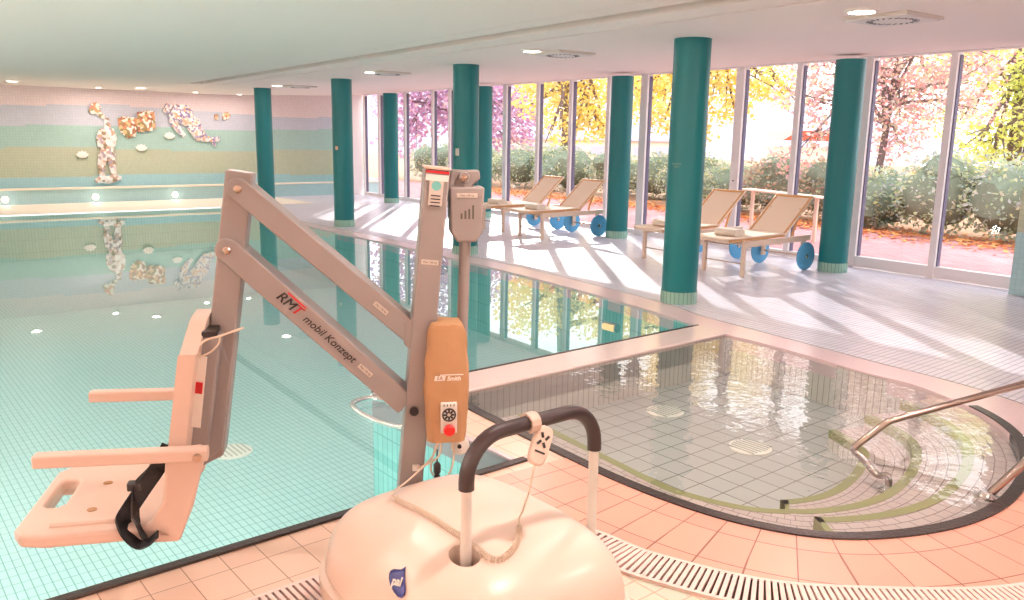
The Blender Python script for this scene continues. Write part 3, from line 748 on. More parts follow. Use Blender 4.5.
relief('relief_figure', 'tall standing mosaic figure with raised arm on the far wall', [
    ([(106, 118), (107, 124), (107, 130)], [.05, .07, .08]),
    ([(106, 128), (106, 134), (106, 142), (107, 150), (106, 156)], [.11, .15, .17, .15, .18]),
    ([(102, 130), (99, 138), (100, 147)], [.07, .08, .06]), ([(110, 129), (113, 138), (112, 147)], [.07, .08, .06]),
    ([(103, 154), (101, 165), (102, 176)], [.12, .09, .06]), ([(110, 154), (112, 165), (114, 176)], [.12, .09, .06])], M['patch_a'],
    parts=[('hand_piece', [([(90, 113), (95, 107), (99, 105)], [.06, .12, .07]), ([(95, 108), (99, 114), (104, 118)], [.09, .06, .04])], M['patch_b']),
           ('base_piece', [([(95, 181), (102, 179), (108, 180), (114, 178), (121, 178)], [.06, .1, .1, .1, .05])], M['patch_a'])])
relief('relief_torso', 'rounded orange mosaic vessel left of its taller twin', [([(127, 117), (127, 124), (128, 131), (131, 137)], [.15, .2, .19, .1]), ([(120, 118), (122, 128), (128, 136)], [.07, .08, .07]), ([(134, 118), (134, 128), (132, 136)], [.07, .07, .07])], M['patch_b'])
relief('relief_torso', 'upright orange mosaic torso left of the diving figure', [([(144, 111), (146, 118), (147, 124), (147, 131)], [.14, .17, .17, .12]), ([(140, 112), (141, 122), (141, 132)], [.09, .1, .08]), ([(151, 111), (151, 120), (152, 129)], [.07, .09, .08])], M['patch_b'])
relief('relief_figure', 'lilac mosaic diving figure stretched across the far wall', [
    ([(164, 107), (169, 110)], [.12, .13]), ([(171, 110), (178, 114), (186, 119), (194, 124), (198, 132)], [.15, .19, .18, .17, .13]),
    ([(172, 112), (172, 121), (178, 130), (184, 136)], [.09, .09, .08, .05]), ([(176, 107), (186, 108), (192, 114)], [.08, .08, .05]),
    ([(190, 126), (198, 137), (206, 139), (213, 140)], [.12, .12, .08, .06]), ([(194, 121), (200, 133), (206, 138)], [.1, .1, .07]),
    ([(211, 140), (217, 139), (219, 138)], [.07, .07, .04]), ([(213, 141), (214, 146)], [.06, .04])], M['patch_c'])
for (x, y), lab in [((216, 116), 'small round orange shard pair high at the right of the far wall')]:
    relief('relief_shard', lab, [([(214, 117), (217, 117)], [.07, .08]), ([(224, 113), (226, 117), (227, 119)], [.08, .12, .08])], M['patch_b'])
for (x, y), lab in [((82, 156), 'white lily relief left of the standing figure'), ((141, 149), 'white lily relief below the orange vessels'), ((169, 137), 'white lily relief below the diving figure')]:
    c = wp(x, y); t = thing('relief_lily', lab, 'wall relief', uv(c.x, BACK_W - .03, c.y), 0, 'lily reliefs on the far wall')
    mb = MB()
    for k in range(5):
        an = R(20 + 35 * k); a = uv(c.x, BACK_W - .03, c.y); b = a + U * math.cos(an) * .14 + Zv * math.sin(an) * .12
        mb.tube([a, a.lerp(b, .5) - V * .03, b], [.05, .06, .015], 8)
    flatten(mb); mb.build('petals', M['lily'], t)
    mb = MB(); a = uv(c.x - .1, BACK_W - .02, c.y - .03); mb.tube([a, a + U * .22], .022, 8); flatten(mb); mb.build('leaf', M['lily_dark'], t)
#LOUNGERS
# ------------------------------------------------------------------ loungers
def make_lounger():
    t = thing('sun_lounger', 'x', 'sun lounger', (0, 0, 0), 0, 'wooden sun loungers with beige slings on the window deck')
    W = .31
    for s_ in (-1, 1):
        mb = MB(); mb.bar((-.04, s_ * W, .40), (1.34, s_ * W, .42), .03, .075, (0, 1, 0)); mb.build('side_rail', M['wood'], t, bevel=.006, local=True)
        mb = MB(); mb.bar((.0, s_ * (W + .0), 0), (.0, s_ * W, .45), .05, .045, (0, 1, 0)); mb.build('leg', M['wood'], t, bevel=.005, local=True)
        mb = MB(); mb.bar((1.2, s_ * (W - .0), .12), (1.2, s_ * W, .44), .035, .07, (0, 1, 0)); mb.build('leg', M['wood'], t, bevel=.005, local=True)
        mb = MB(); c = Vector((1.2, s_ * (W + .055), .185)); mb.lathe([(.165, -.014), (.185, -.010), (.185, .010), (.165, .014)], c, Vector((0, s_, 0)), 36)
        w = mb.build('wheel', M['wheel'], t, local=True)
        mb = MB(); mb.lathe([(.03, .012), (.03, .022), (.012, .03)], c, Vector((0, s_, 0)), 16); mb.build('hub', M['steel'], w, local=True)
        mb = MB(); mb.bar((-.24, s_ * .27, .452), (.84, s_ * .27, .468), .035, .03, (0, 1, 0)); mb.build('seat_frame', M['wood_or'], t, bevel=.006, local=True)
        mb = MB(); mb.bar((.82, s_ * .27, .462), (1.36, s_ * .27, .935), .035, .035, (0, 1, 0)); mb.build('back_frame', M['wood_or'], t, bevel=.006, local=True)
        mb = MB(); mb.bar((1.2, s_ * .23, .80), (1.06, s_ * .23, .44), .025, .025, (0, 1, 0)); mb.build('back_strut', M['wood_or'], t, bevel=.004, local=True)
    mb = MB(); mb.cyl((0, -W, .16), (0, W, .16), .008, 10); mb.build('stretcher', M['steel'], t, local=True)
    mb = MB(); mb.cyl((1.2, -W - .05, .185), (1.2, W + .05, .185), .012, 10); mb.build('axle', M['steel'], t, local=True)
    mb = MB(); mb.bar((.25, -.3, .385), (.25, .3, .385), .02, .06); mb.bar((.75, -.3, .385), (.75, .3, .385), .02, .06); mb.bar((1.0, -.3, .2), (1.0, -.3, .21), .02, .02); mb.bar((-.245, -.27, .452), (-.245, .27, .452), .04, .03); mb.build('cross_bar', M['wood'], t, bevel=.005, local=True)
    def cloth(p0, p1, wd, sag, name):
        mb = MB(); nx, ny = 14, 10; g = []
        for i in range(nx + 1):
            row = []
            for j in range(ny + 1):
                a = i / nx; b = j / ny
                p = Vector(p0).lerp(Vector(p1), a); z = -sag * math.sin(PI * b) * (.4 + .6 * math.sin(PI * a)); row.append(mb.bm.verts.new((p.x, (b - .5) * wd, p.z + z)))
            g.append(row)
        for i in range(nx):
            for j in range(ny): mb.bm.faces.new((g[i][j], g[i + 1][j], g[i + 1][j + 1], g[i][j + 1]))
        o = mb.build(name, M['sling'], t, local=True); so = o.modifiers.new('thick', 'SOLIDIFY'); so.thickness = .012; so.offset = 1; return o
    cloth((-.27, 0, .472), (.84, 0, .487), .6, .012, 'seat'); cloth((.82, 0, .482), (1.37, 0, .962), .6, .02, 'backrest')
    mb = MB(); mb.bar((1.365, -.29, .945), (1.365, .29, .945), .04, .035, (1, 0, 0)); mb.build('top_bar', M['wood_or'], t, bevel=.006, local=True)
    return t
lg = None; RZ = math.atan2(N.y, N.x)
LSP = [(8.40, -12.3, 'wooden sun lounger furthest left, behind its front neighbour left of the window column'), (8.35, -11.1, 'wooden sun lounger of the left pair with its blue wheels beside the window column'), (8.32, -8.05, 'wooden sun lounger partly hidden behind the large near column'), (8.25, -6.875, 'wooden sun lounger right of the large near column, nearest to us')]
TL = ['folded white towel on the foot of the lounger furthest left', 'folded white towel on the left-pair lounger next to the window column', 'folded white towel on the lounger half hidden by the near column', 'folded white towel on the lounger right of the near column']
tw = None
for (n_, s_, lab), tl in zip(LSP, TL):
    if lg is None: lg = make_lounger(); o = lg
    else: o = copy_tree(lg)
    o.location = sn(s_, n_); o.rotation_euler = (0, 0, RZ); o['label'] = lab
    if tw is None:
        mb = MB(); prof = [(math.copysign(abs(math.cos(a)) ** .55, math.cos(a)) * .095, math.copysign(abs(math.sin(a)) ** .6, math.sin(a)) * .048) for a in [2 * PI * k / 28 for k in range(28)]]
        mb.prism(prof, (0, 0, 0), Vector((1, 0, 0)), Vector((0, 0, 1)), Vector((0, 1, 0)), .34)
        mb.box((.0, 0, .0), (.155, .344, .006)).box((-.02, 0, .024), (.10, .344, .005))
        tw = mb.build('folded_towel', M['towel'], None, bevel=.012, seg=3); q = tw
    else: q = tw.copy(); COL.objects.link(q)
    q.location = sn(s_, n_) + N * .08 + Zv * .526; q.rotation_euler = (0, 0, RZ); tag(q, tl, 'towel', 'folded towels on the loungers')
#LIFT
# ------------------------------------------------------------------ pool lift
LM = Vector((-.41, 3.0, 0))
F = Vector((-.985, -.17, 0)).normalized(); P_ = Vector((.17, -.985, 0)).normalized()   # arm direction over the water, and towards us
CA, CB = U, -V                                                       # cart: along the pool edge, away from the pool
lift = thing('pool_lift', 'beige mobile pool lift with swing seat, lifting arms and rounded cart cover', 'pool lift', LM)
def lp(f, p, z): return LM + F * f + P_ * p + Zv * z
def cp(a, b, z): return LM + CA * a + CB * b + Zv * z
# mast
top, bot = lp(-.128, 0, 1.535), lp(-.008, 0, .15)
ax = (top - bot).normalized(); fx = P_.cross(ax).normalized()
if fx.dot(F) < 0: fx = -fx
mast = MB().bar(bot, top, .088, .16, fx).build('mast', M['lift'], lift, bevel=.006)
MB().box(top + ax * .006, (.092, .165, .010), (fx, P_, ax)).build('end_cap', M['lift_pl'], mast, bevel=.003)
MB().box(top - ax * .007 + P_ * .0805, (.084, .009, .002), (fx, ax, P_)).build('red_strip', M['redprint'], mast)
pm = top - ax * .10 + P_ * .083
MB().box(pm + ax * .02, (.05, .09, .003), (fx, ax, P_)).build('sticker', M['sticker'], mast)
MB().lathe([(.017, 0), (.017, .002)], pm + ax * .045, P_, 20).build('sticker_dot', M['tealprint'], mast)
mb = MB()
for k in range(4): mb.box(pm + ax * (.01 - k * .012) + P_ * .002, (.034, .004, .001), (fx, ax, P_))
mb.build('sticker_print', M['darkprint'], mast)
MB().box(pm + ax * .073 + P_ * .001, (.08, .022, .002), (fx, ax, P_)).build('sticker', M['whiteprint'], mast)
def small_sticker(o, X, par):
    Y = P_.cross(X); MB().box(o, (.062, .018, .002), (X, Y, P_)).build('sticker', M['sticker'], par)
    text('Max 136 kg', .0105, M['line'], o + P_ * .0016, X, Y, par, 'sticker_text')
small_sticker(top - ax * .33 + P_ * .081, -fx, mast)
# arms
def arm(pl, pr, hw, name):
    a, b = lp(pl[0], 0, pl[1]), lp(pr[0], 0, pr[1]); X = (a - b).normalized(); Y = P_.cross(X)
    if Y.z < 0: Y = -Y
    L = (a - b).length; poly = [(0, -hw), (L, -hw)] + [(L + math.sin(t) * hw, -math.cos(t) * hw) for t in [PI * k / 12 for k in range(1, 12)]] + [(L, hw), (0, hw)]
    o = MB().prism(poly, b, X, Y, P_, .135).build(name, M['lift'], lift, bevel=.005)
    MB().lathe([(.0145, 0), (.0145, .006), (.009, .012), (.001, .013)], a + P_ * .068, P_, 20).build('bolt', M['steel'], o)
    return o, a, b, X, Y
arm1 = arm((.556, 1.463), (-.05, .925), .039, 'upper_arm'); arm2 = arm((.602, 1.252), (-.01, .665), .042, 'lower_arm')
MB().lathe([(.017, 0), (.017, .01), (.006, .012)], lp(-.039, .081, .648), P_, 20).build('bolt', M['black'], mast)
MB().prism([(-.055, -.03), (.01, -.09), (.075, -.06), (.09, .05), (.0, .08), (-.055, .05)], lp(-.06, 0, .93), -F, Zv, P_, .14).build('gusset', M['lift'], mast, bevel=.004)
# lettering on the lower arm
_, a, b, X, Y = arm2; Xr = -X
face = lambda t, y: b + X * t + Y * y + P_ * .0686
Ltot = (a - b).length
for dx_ in (0, .0022): text('RM', .052, M['darkprint'], face(Ltot * .690 - dx_, .002), Xr, Y, arm2[0], 'lettering', shear=.25)
for dx_ in (0, .0022): text('T', .052, M['redprint'], face(Ltot * .632 - dx_, .002), Xr, Y, arm2[0], 'lettering', shear=.25)
mb = MB(); mb.box(face(Ltot * .655, .029), (.085, .0055, .001), (Xr, Y, P_)); mb.build('lettering_bar', M['redprint'], arm2[0])
text('mobil Konzept', .040, M['darkprint'], face(Ltot * .445, .001), Xr, Y, arm2[0], 'lettering', shear=.25, bold=.0003)
small_sticker(face(Ltot * .24, .0), Xr, arm2[0])
small_sticker(arm1[2] + arm1[3] * .17 + P_ * .0686, -arm1[3], arm1[0])
# chair post
pt, pb = lp(.552, 0, 1.522), lp(.700, 0, .50); pax = (pt - pb).normalized(); pf = P_.cross(pax).normalized()
if pf.dot(F) < 0: pf = -pf
Lp = (pt - pb).length
post = MB().prism([(-.046, .0), (.046, -.065), (.046, Lp), (-.046, Lp)], pb, pf, pax, P_, .095).build('seat_post', M['lift'], lift, bevel=.006)
MB().prism([(-.04, .03), (.05, -.06), (.085, -.06), (.085, .33), (.04, .42), (.0, .42), (-.04, .34)], pb + P_ * .0, pf, pax, P_, .115).build('bracket_plate', M['lift'], post, bevel=.004)
MB().lathe([(.012, 0), (.012, .005), (.004, .008)], pb + pax * .34 + pf * .03 + P_ * .058, P_, 16).build('bolt', M['steel'], post)
# seat (turned a little towards the deck)
_F, _P, _lp = F, P_, lp
F, P_ = (_F + _P * .06).normalized(), (_P - _F * .06).normalized()
def lp(f, p, z): return LM + _F * .72 + F * (f - .72) + P_ * p + Zv * z
ORG = LM + _F * .72 - F * .72
SZ = .335; HW = .31
def chair(f, p, z): return lp(f, p, z)
seat_poly = [(.80, -HW), (1.20, -HW), (1.27, -HW + .02), (1.30, -HW + .07), (1.30, HW - .07), (1.27, HW - .02), (1.20, HW), (.80, HW)]
hole = [(1.165, -.17), (1.195, -.19), (1.225, -.17), (1.23, -.02), (1.22, .06), (1.195, .08), (1.17, .06), (1.165, -.02)]
hole = [(1.195, -.14), (1.21, -.16), (1.245, -.16), (1.26, -.14), (1.26, .06), (1.245, .08), (1.21, .08), (1.195, .06)]
seat = MB().prism(seat_poly, ORG + Zv * SZ, F, P_, Zv, .045, hole).build('seat', M['lift_pl'], lift, bevel=.012, seg=3)
mb = MB(); mb.prism([(1.18, -HW + .04), (1.285, -HW + .08), (1.285, HW - .08), (1.18, HW - .04)], ORG + Zv * (SZ - .03), F, P_, Zv, .03, [(1.19, -.165), (1.265, -.165), (1.265, .085), (1.19, .085)]); mb.build('front_lip', M['lift_pl'], seat, bevel=.008)
for f_, p_ in ((.96, -.1), (.96, .13), (1.09, -.1), (1.09, .13)):
    MB().lathe([(.016, .0), (.016, .002), (.010, .003)], chair(f_, p_, SZ + .0225), Zv, 16).build('dimple', M['tan'], seat)
mb = MB(); mb.tube([chair(.93, .24, SZ + .022), chair(1.19, .24, SZ + .022)], .014, 10); mb.build('rib', M['lift_pl'], seat)
# side panels joining seat and back
for sg in (1, -1):
    poly = [(.78, .295), (.93, .30), (.945, .335), (.87, .37), (.825, .44), (.805, .62), (.69, .63), (.69, .57), (.73, .42)]
    MB().prism([(f_, z_) for f_, z_ in poly], ORG + P_ * (sg * (HW - .018)), F, Zv, P_, .036).build('side_panel', M['lift_pl'], lift, bevel=.012, seg=3)
# backrest: rounded shell leaning back
mb = MB(); nx, nz = 18, 22; bk = []
b0, b1 = Vector((.825, .31)), Vector((.715, 1.025))
def bpt(i, j, th):
    a = -1 + 2 * i / nx; t = j / nz
    wdt = .255 * (1 - .55 * max(0, (t - .91) / .09)); q = b0.lerp(b1, t)
    wrap = -.012 * (1 - a * a)
    return lp(q.x + th + wrap, a * wdt, q.y - .03 * abs(a) ** 3 * (t > .9))
gf = [[mb.bm.verts.new(bpt(i, j, .028)) for j in range(nz + 1)] for i in range(nx + 1)]
gb = [[mb.bm.verts.new(bpt(i, j, -.028)) for j in range(nz + 1)] for i in range(nx + 1)]
for i in range(nx):
    for j in range(nz): mb.bm.faces.new((gf[i][j], gf[i + 1][j], gf[i + 1][j + 1], gf[i][j + 1])); mb.bm.faces.new((gb[i][j], gb[i][j + 1], gb[i + 1][j + 1], gb[i + 1][j]))
for j in range(nz):
    mb.bm.faces.new((gf[0][j], gf[0][j + 1], gb[0][j + 1], gb[0][j])); mb.bm.faces.new((gf[nx][j], gb[nx][j], gb[nx][j + 1], gf[nx][j + 1]))
for i in range(nx):
    mb.bm.faces.new((gf[i][0], gb[i][0], gb[i + 1][0], gf[i + 1][0])); mb.bm.faces.new((gf[i][nz], gf[i + 1][nz], gb[i + 1][nz], gb[i][nz]))
back = mb.build('backrest', M['lift_pl'], lift, bevel=.014, seg=3)
mb = MB(); mb.bar(lp(.735, .09, .55), lp(.668, .09, .965), .14, .07, P_); mb.build('rear_bracket', M['lift'], back, bevel=.006)
mb = MB(); mb.box(lp(.668, .11, .975), (.05, .11, .02), (F, P_, Zv)); mb.build('bracket_cap', M['black'], back, bevel=.003)
# armrests
for sg in (1, -1):
    ar = MB().bar(lp(.668, sg * .335, .615 + (.0)), lp(1.19, sg * .335, .628), .05, .042, P_).build('armrest', M['lift_pl'], lift, bevel=.007, seg=3)
    MB().lathe([(.014, 0), (.014, .004), (.005, .006)], lp(.70, sg * .335 + .026 * sg, .612), P_ * sg, 16).build('bolt', M['steel'], ar)
# seat belt
def ribbon(mb, pts, w, side, th=.004):
    L = []; A_ = Vector(side).normalized()
    for i, p in enumerate(pts):
        t = (pts[min(i + 1, len(pts) - 1)] - pts[max(i - 1, 0)]).normalized(); A_ = (A_ - t * A_.dot(t)).normalized(); n_ = t.cross(A_)
        L.append([mb.bm.verts.new(p + A_ * (x * w / 2) + n_ * (y * th / 2)) for x, y in ((-1, -1), (1, -1), (1, 1), (-1, 1))])
    for a, b in zip(L, L[1:]):
        for k in range(4): mb.bm.faces.new((a[k], a[(k + 1) % 4], b[(k + 1) % 4], b[k]))
    mb.bm.faces.new(L[0][::-1]); mb.bm.faces.new(L[-1])
belt = MB()
bpts = spline([lp(.81, .20, .60), lp(.85, .215, .53), lp(.90, .225, .46), lp(.945, .24, .395), lp(.96, .265, .37), lp(.95, .305, .362), lp(.93, .335, .34), lp(.90, .342, .315), lp(.87, .34, .32), lp(.84, .335, .345)], 4)
ribbon(belt, bpts, .055, F + P_ * .3, .006)
bpts2 = spline([lp(.80, .17, .60), lp(.87, .19, .52), lp(.92, .21, .47), lp(.925, .235, .42), lp(.92, .27, .375), lp(.90, .31, .362), lp(.88, .34, .33)], 4)
ribbon(belt, bpts2, .05, F * .6 + P_ * .8, .006)
belt.build('seat_belt', M['webbing'], lift)
mb = MB(); mb.box(lp(.925, .215, .47), (.05, .035, .03), (F, P_, Zv)); mb.build('buckle', M['black'], [k for k in kids(lift) if k.name.startswith('seat_belt')][0], bevel=.005)
# hang tag with cable tie
tg = MB().bar(lp(.690, .20, .91), lp(.725, .20, .66), .003, .035, F * .2 + P_).build('hang_tag', M['whiteprint'], lift)
mb = MB(); mb.bar(lp(.703, .203, .82), lp(.708, .203, .78), .003, .024, F * .2 + P_); mb.build('tag_stripe', M['redprint'], tg)
mb = MB(); mb.tube(spline([lp(.695, .2, .905), lp(.70, .21, .94), lp(.675, .2, .965), lp(.63, .19, .975), lp(.59, .17, .985), lp(.555, .16, .995)], 5), .004, 8); mb.tube(spline([lp(.69, .2, .91), lp(.66, .2, .925), lp(.635, .19, .95), lp(.63, .19, .972)], 5), .0035, 8); mb.build('cable_tie', M['cable'], tg)
F, P_, lp = _F, _P, _lp
# actuator
at_, ab_ = lp(-.228, -.0, 1.475), lp(-.236, 0, 1.31); aax = (at_ - ab_).normalized(); afx = F
mb = MB(); mb.prism([(-.058, 0), (-.035, -.035), (.035, -.035), (.058, 0), (.064, .165), (-.064, .165)], ab_, -F, Zv, P_, .11); act = mb.build('actuator_box', M['lift'], lift, bevel=.008, seg=3)
MB().box(ab_ + Zv * .135 + P_ * .056, (.075, .016, .002), (-F, Zv, P_)).build('sticker', M['sticker'], act)
text('Max 136 kg', .0105, M['line'], ab_ + Zv * .135 + P_ * .0575, -F, Zv, act, 'sticker_text')
mb = MB()
for k, hh in enumerate((.02, .03, .036, .05)): mb.box(ab_ + Zv * (.05 + hh / 2) + P_ * .056 - F * (-.02 + k * .014), (.007, hh, .001), (-F, Zv, P_))
mb.build('printed_marks', M['line'], act)
mb = MB(); mb.cyl(ab_ - Zv * .02, lp(-.225, 0, .90), .0215, 20); mb.build('actuator_tube', M['lift'], lift)
mb = MB(); mb.prism([(-.02, -.05), (.07, -.035), (.105, .0), (.10, .03), (.06, .028), (-.0, .03)], top + Zv * -.03 - F * .055 + P_ * 0, -F, Zv, P_, .06); mb.build('head_bracket', M['lift'], lift, bevel=.006)
mb = MB(); mb.lathe([(.018, -.045), (.021, -.04), (.021, .04), (.018, .045)], lp(-.226, 0, 1.508), P_, 24); pin = mb.build('head_pin', M['lift'], lift)
MB().lathe([(.011, 0), (.011, .004), (.004, .007)], lp(-.226, .045, 1.508), P_, 16).build('bolt', M['steel'], pin)
# control box hung on the mast under a tan cloth cover
bc = lp(-.168, .10, .745)
mb = MB(); nseg, nh = 40, 26; rings = []
for j in range(nh + 1):
    t = j / nh; z = .548 + (.985 - .548) * t
    wx = .056 + .026 * math.sin(PI * min(1, (1 - t) * .7 + .12)); wx *= (1 - .18 * max(0, (t - .9) / .1) ** 2)
    dy = .075 + .02 * math.sin(PI * (1 - t) * .7); ring = []
    for k in range(nseg):
        a = 2 * PI * k / nseg; c, s_ = math.cos(a), math.sin(a)
        x = math.copysign(abs(c) ** .45, c) * wx; y = math.copysign(abs(s_) ** .45, s_) * dy
        w = .005 * noise.noise(Vector((x * 26, y * 26, z * 13))) * (1 + 1.6 * (abs(c) > .8))
        ring.append(mb.bm.verts.new(lp(-.156 - (x * (1 + w * 9)) - .004 * t, .07 + y * (1 + w * 8), z + .006 * noise.noise(Vector((x * 30, y * 30, 3))) * (t > .93))))
    rings.append(ring)
for a_, b_ in zip(rings, rings[1:]):
    for k in range(nseg): mb.bm.faces.new((a_[k], a_[(k + 1) % nseg], b_[(k + 1) % nseg], b_[k]))
ctop = mb.bm.verts.new(lp(-.158, .07, .992))
for k in range(nseg): mb.bm.faces.new((rings[-1][k], rings[-1][(k + 1) % nseg], ctop))
mb.bm.faces.new(rings[0][::-1])
bag = mb.build('cloth_cover', M['tan'], lift, angle=60)
FR = .172
pn = lp(-.160, FR, .648)
panel = MB().box(pn, (.060, .115, .02), (-F, Zv, P_)).build('control_panel', M['white'], lift, bevel=.004)
mb = MB()
for k in range(8):
    a = 2 * PI * k / 8; mb.box(pn + P_ * .0105 + (-F * math.cos(a) + Zv * math.sin(a)) * .013 + Zv * .014, (.013, .0065, .002), (-F * math.cos(a) + Zv * math.sin(a), -F * -math.sin(a) + Zv * math.cos(a), P_))
mb.tube([pn + P_ * .0115 + Zv * .014 + (F * math.cos(k) + Zv * math.sin(k)) * .023 for k in [2 * PI * i / 24 for i in range(25)]], .0028, 6)
mb.build('dial_print', M['darkprint'], panel)
mb = MB()
for k in range(4): mb.box(pn + P_ * .0105 + Zv * .050 - F * (-.018 + k * .012), (.003, .008, .001), (-F, Zv, P_))
mb.build('tick_print', M['darkprint'], panel)
MB().lathe([(.017, 0), (.017, .004), (.021, .008), (.021, .02), (.016, .026)], pn + P_ * .01 - Zv * .040 + F * .0, P_, 24).build('stop_button', M['red'], panel)
text('S.R.', .016, M['tan'], lp(-.128, FR + .0042, .798), -F, Zv, bag, 'lettering', shear=.2, bold=.0004)
MB().prism([(-.021, -.009), (.017, -.009), (.021, .009), (-.017, .009)], lp(-.128, FR + .002, .798), -F, Zv, P_, .003).build('logo_bar', M['whiteprint'], bag)
text('Smith', .022, M['whiteprint'], lp(-.178, FR + .0035, .796), -F, Zv, bag, 'lettering', shear=.2, bold=.0006)
MB().box(lp(-.170, FR + .003, .8105), (.084, .0035, .002), (-F, Zv, P_)).build('logo_bar', M['whiteprint'], bag)
# brake disc and cables below
kb = MB().lathe([(.036, 0), (.036, .008), (.03, .012)], lp(-.213, .06, .497), P_, 32).build('round_knob', M['white'], lift)
MB().lathe([(.008, .012), (.008, .018)], lp(-.210, .06, .497), P_, 14).build('bolt', M['darkprint'], kb)
mb = MB(); mb.tube(spline([lp(-.175, .10, .555), lp(-.185, .11, .47), lp(-.165, .11, .40), lp(-.13, .10, .38), lp(-.10, .10, .42), lp(-.115, .10, .50), lp(-.14, .09, .555)], 8), .004, 8)
mb.tube(spline([lp(-.14, .10, .555), lp(-.13, .11, .48), lp(-.08, .10, .44), lp(-.04, .09, .425)], 8), .004, 8); mb.build('cable', M['cable'], lift)
MB().box(lp(-.045, .085, .425), (.028, .02, .022), (F, P_, Zv)).build('cable_clip', M['white'], lift, bevel=.003)
mb = MB(); mb.tube([lp(-.123, .10, .50), lp(-.123, .10, .36)], .003, 8); mb.build('plug_cord', M['black'], lift)
mb = MB(); mb.lathe([(.006, .0), (.014, -.012), (.014, -.04), (.008, -.05), (.012, -.055), (.012, -.07)], lp(-.123, .10, .45), Zv, 16); mb.build('plug', M['black'], lift)
# cart
def sgnp(v, e): return math.copysign(abs(v) ** e, v)
CC = (-.092, .56)
HA, HB, HZ, Z0 = .385, .485, .275, .18
def cover_z(a, b):
    x, y = abs((a - CC[0]) / HA), abs((b - CC[1]) / HB)
    rr = (x ** 3.4 + y ** 3.0)
    return Z0 + HZ * max(0, 1 - rr ** (2.1 / 3.2)) ** (1 / 2.1) if rr < 1 else Z0
mb = MB(); nt, nph = 96, 26; rings = []
for j in range(nph + 1):
    ph = (PI / 2) * j / nph; ring = []
    rr = sgnp(math.cos(ph), .56); zz = sgnp(math.sin(ph), .72)
    for k in range(nt):
        th = 2 * PI * k / nt; ring.append(mb.bm.verts.new(cp(CC[0] + HA * rr * sgnp(math.cos(th), .52), CC[1] + HB * rr * sgnp(math.sin(th), .6), Z0 + HZ * zz)))
    rings.append(ring)
for a_, b_ in zip(rings, rings[1:]):
    for k in range(nt): mb.bm.faces.new((a_[k], a_[(k + 1) % nt], b_[(k + 1) % nt], b_[k]))
bmesh.ops.remove_doubles(mb.bm, verts=mb.bm.verts, dist=.0005)
bmesh.ops.holes_fill(mb.bm, edges=[e for e in mb.bm.edges if len(e.link_faces) == 1])
cover = mb.build('cart_cover', M['cover'], lift, angle=80)
# niches for the push handle, cut into the shell
cutters = []
for sg in (1, -1):
    kb_ = MB(); prof = [(.0, -.3), (.085, -.25), (.105, .0), (.085, .25), (.0, .3)]
    poly = [(math.cos(t) * .042, math.sin(t) * (.05 if math.sin(t) > 0 else .06)) for t in [2 * PI * i / 32 for i in range(32)]]
    kb_.prism(poly, cp(sg * .272, .775, .42), CA, CB, Zv, .5)
    c = kb_.build('cutter', None, None); cutters.append(c)
bpy.context.view_layer.update()
for c in cutters:
    md = cover.modifiers.new('cut', 'BOOLEAN'); md.object = c; md.operation = 'DIFFERENCE'; md.solver = 'EXACT'
bpy.context.view_layer.update()
dg = bpy.context.evaluated_depsgraph_get(); me2 = bpy.data.meshes.new_from_object(cover.evaluated_get(dg)); cover.modifiers.clear()
for p in me2.polygons: p.use_smooth = True
me2.set_sharp_from_angle(angle=R(40)); cover.data = me2; cover.data.materials.clear(); cover.data.materials.append(M['cover'])
for c in cutters: bpy.data.objects.remove(c)
# skirt
mb = MB(); lo = []
for (e, z) in ((1.05, .125), (1.06, .19), (.97, .205)):
    lo.append([mb.bm.verts.new(cp(CC[0] + HA * e * sgnp(math.cos(t), .52), CC[1] + HB * (e - .01) * sgnp(math.sin(t), .6), z)) for t in [2 * PI * k / nt for k in range(nt)]])
for a_, b_ in zip(lo, lo[1:]):
    for k in range(nt): mb.bm.faces.new((a_[k], a_[(k + 1) % nt], b_[(k + 1) % nt], b_[k]))
sk = mb.build('skirt', M['cover'], lift, angle=40); so = sk.modifiers.new('thick', 'SOLIDIFY'); so.thickness = .006
mb = MB(); mb.box(cp(-.07, .53, .11), (.62, .84, .07), (CA, CB, Zv)); mb.box(cp(0, .04, .12), (.2, .24, .1), (CA, CB, Zv)); mb.build('chassis', M['black'], lift, bevel=.01)
for a_, b_, r_ in ((-.34, .20, .075), (.20, .20, .075), (-.34, .84, .1), (.20, .84, .1)):
    w = MB().lathe([(r_ * .6, -.022), (r_, -.016), (r_, .016), (r_ * .6, .022)], cp(a_, b_, r_ + .02), CA, 28).build('wheel', M['black'], lift)
# push handle
hb = .765; HZT = .798; rb = .13; hx_ = .262
path = [(-hx_, .20), (-hx_, .66)]
arc1 = [(-hx_ + rb - rb * math.cos(t), HZT - rb + rb * math.sin(t)) for t in [PI / 2 * k / 8 for k in range(9)]]
arc2 = [(hx_ - rb + rb * math.sin(t), HZT - rb + rb * math.cos(t)) for t in [PI / 2 * k / 8 for k in range(9)]]
hp = lambda q: cp(q[0], hb, q[1])
mb = MB()
mb.tube([hp((-hx_, .16)), hp((-hx_, .66))], .0165, 18); mb.tube([hp((hx_, .16)), hp((hx_, .66))], .0165, 18); mb.build('handle_tube', M['white'], lift)
mb = MB(); mb.tube([hp((-hx_, .645))] + [hp(q) for q in arc1] + [hp(q) for q in arc2] + [hp((hx_, .645))], .0235, 20); mb.build('handle_grip', M['grip'], lift)
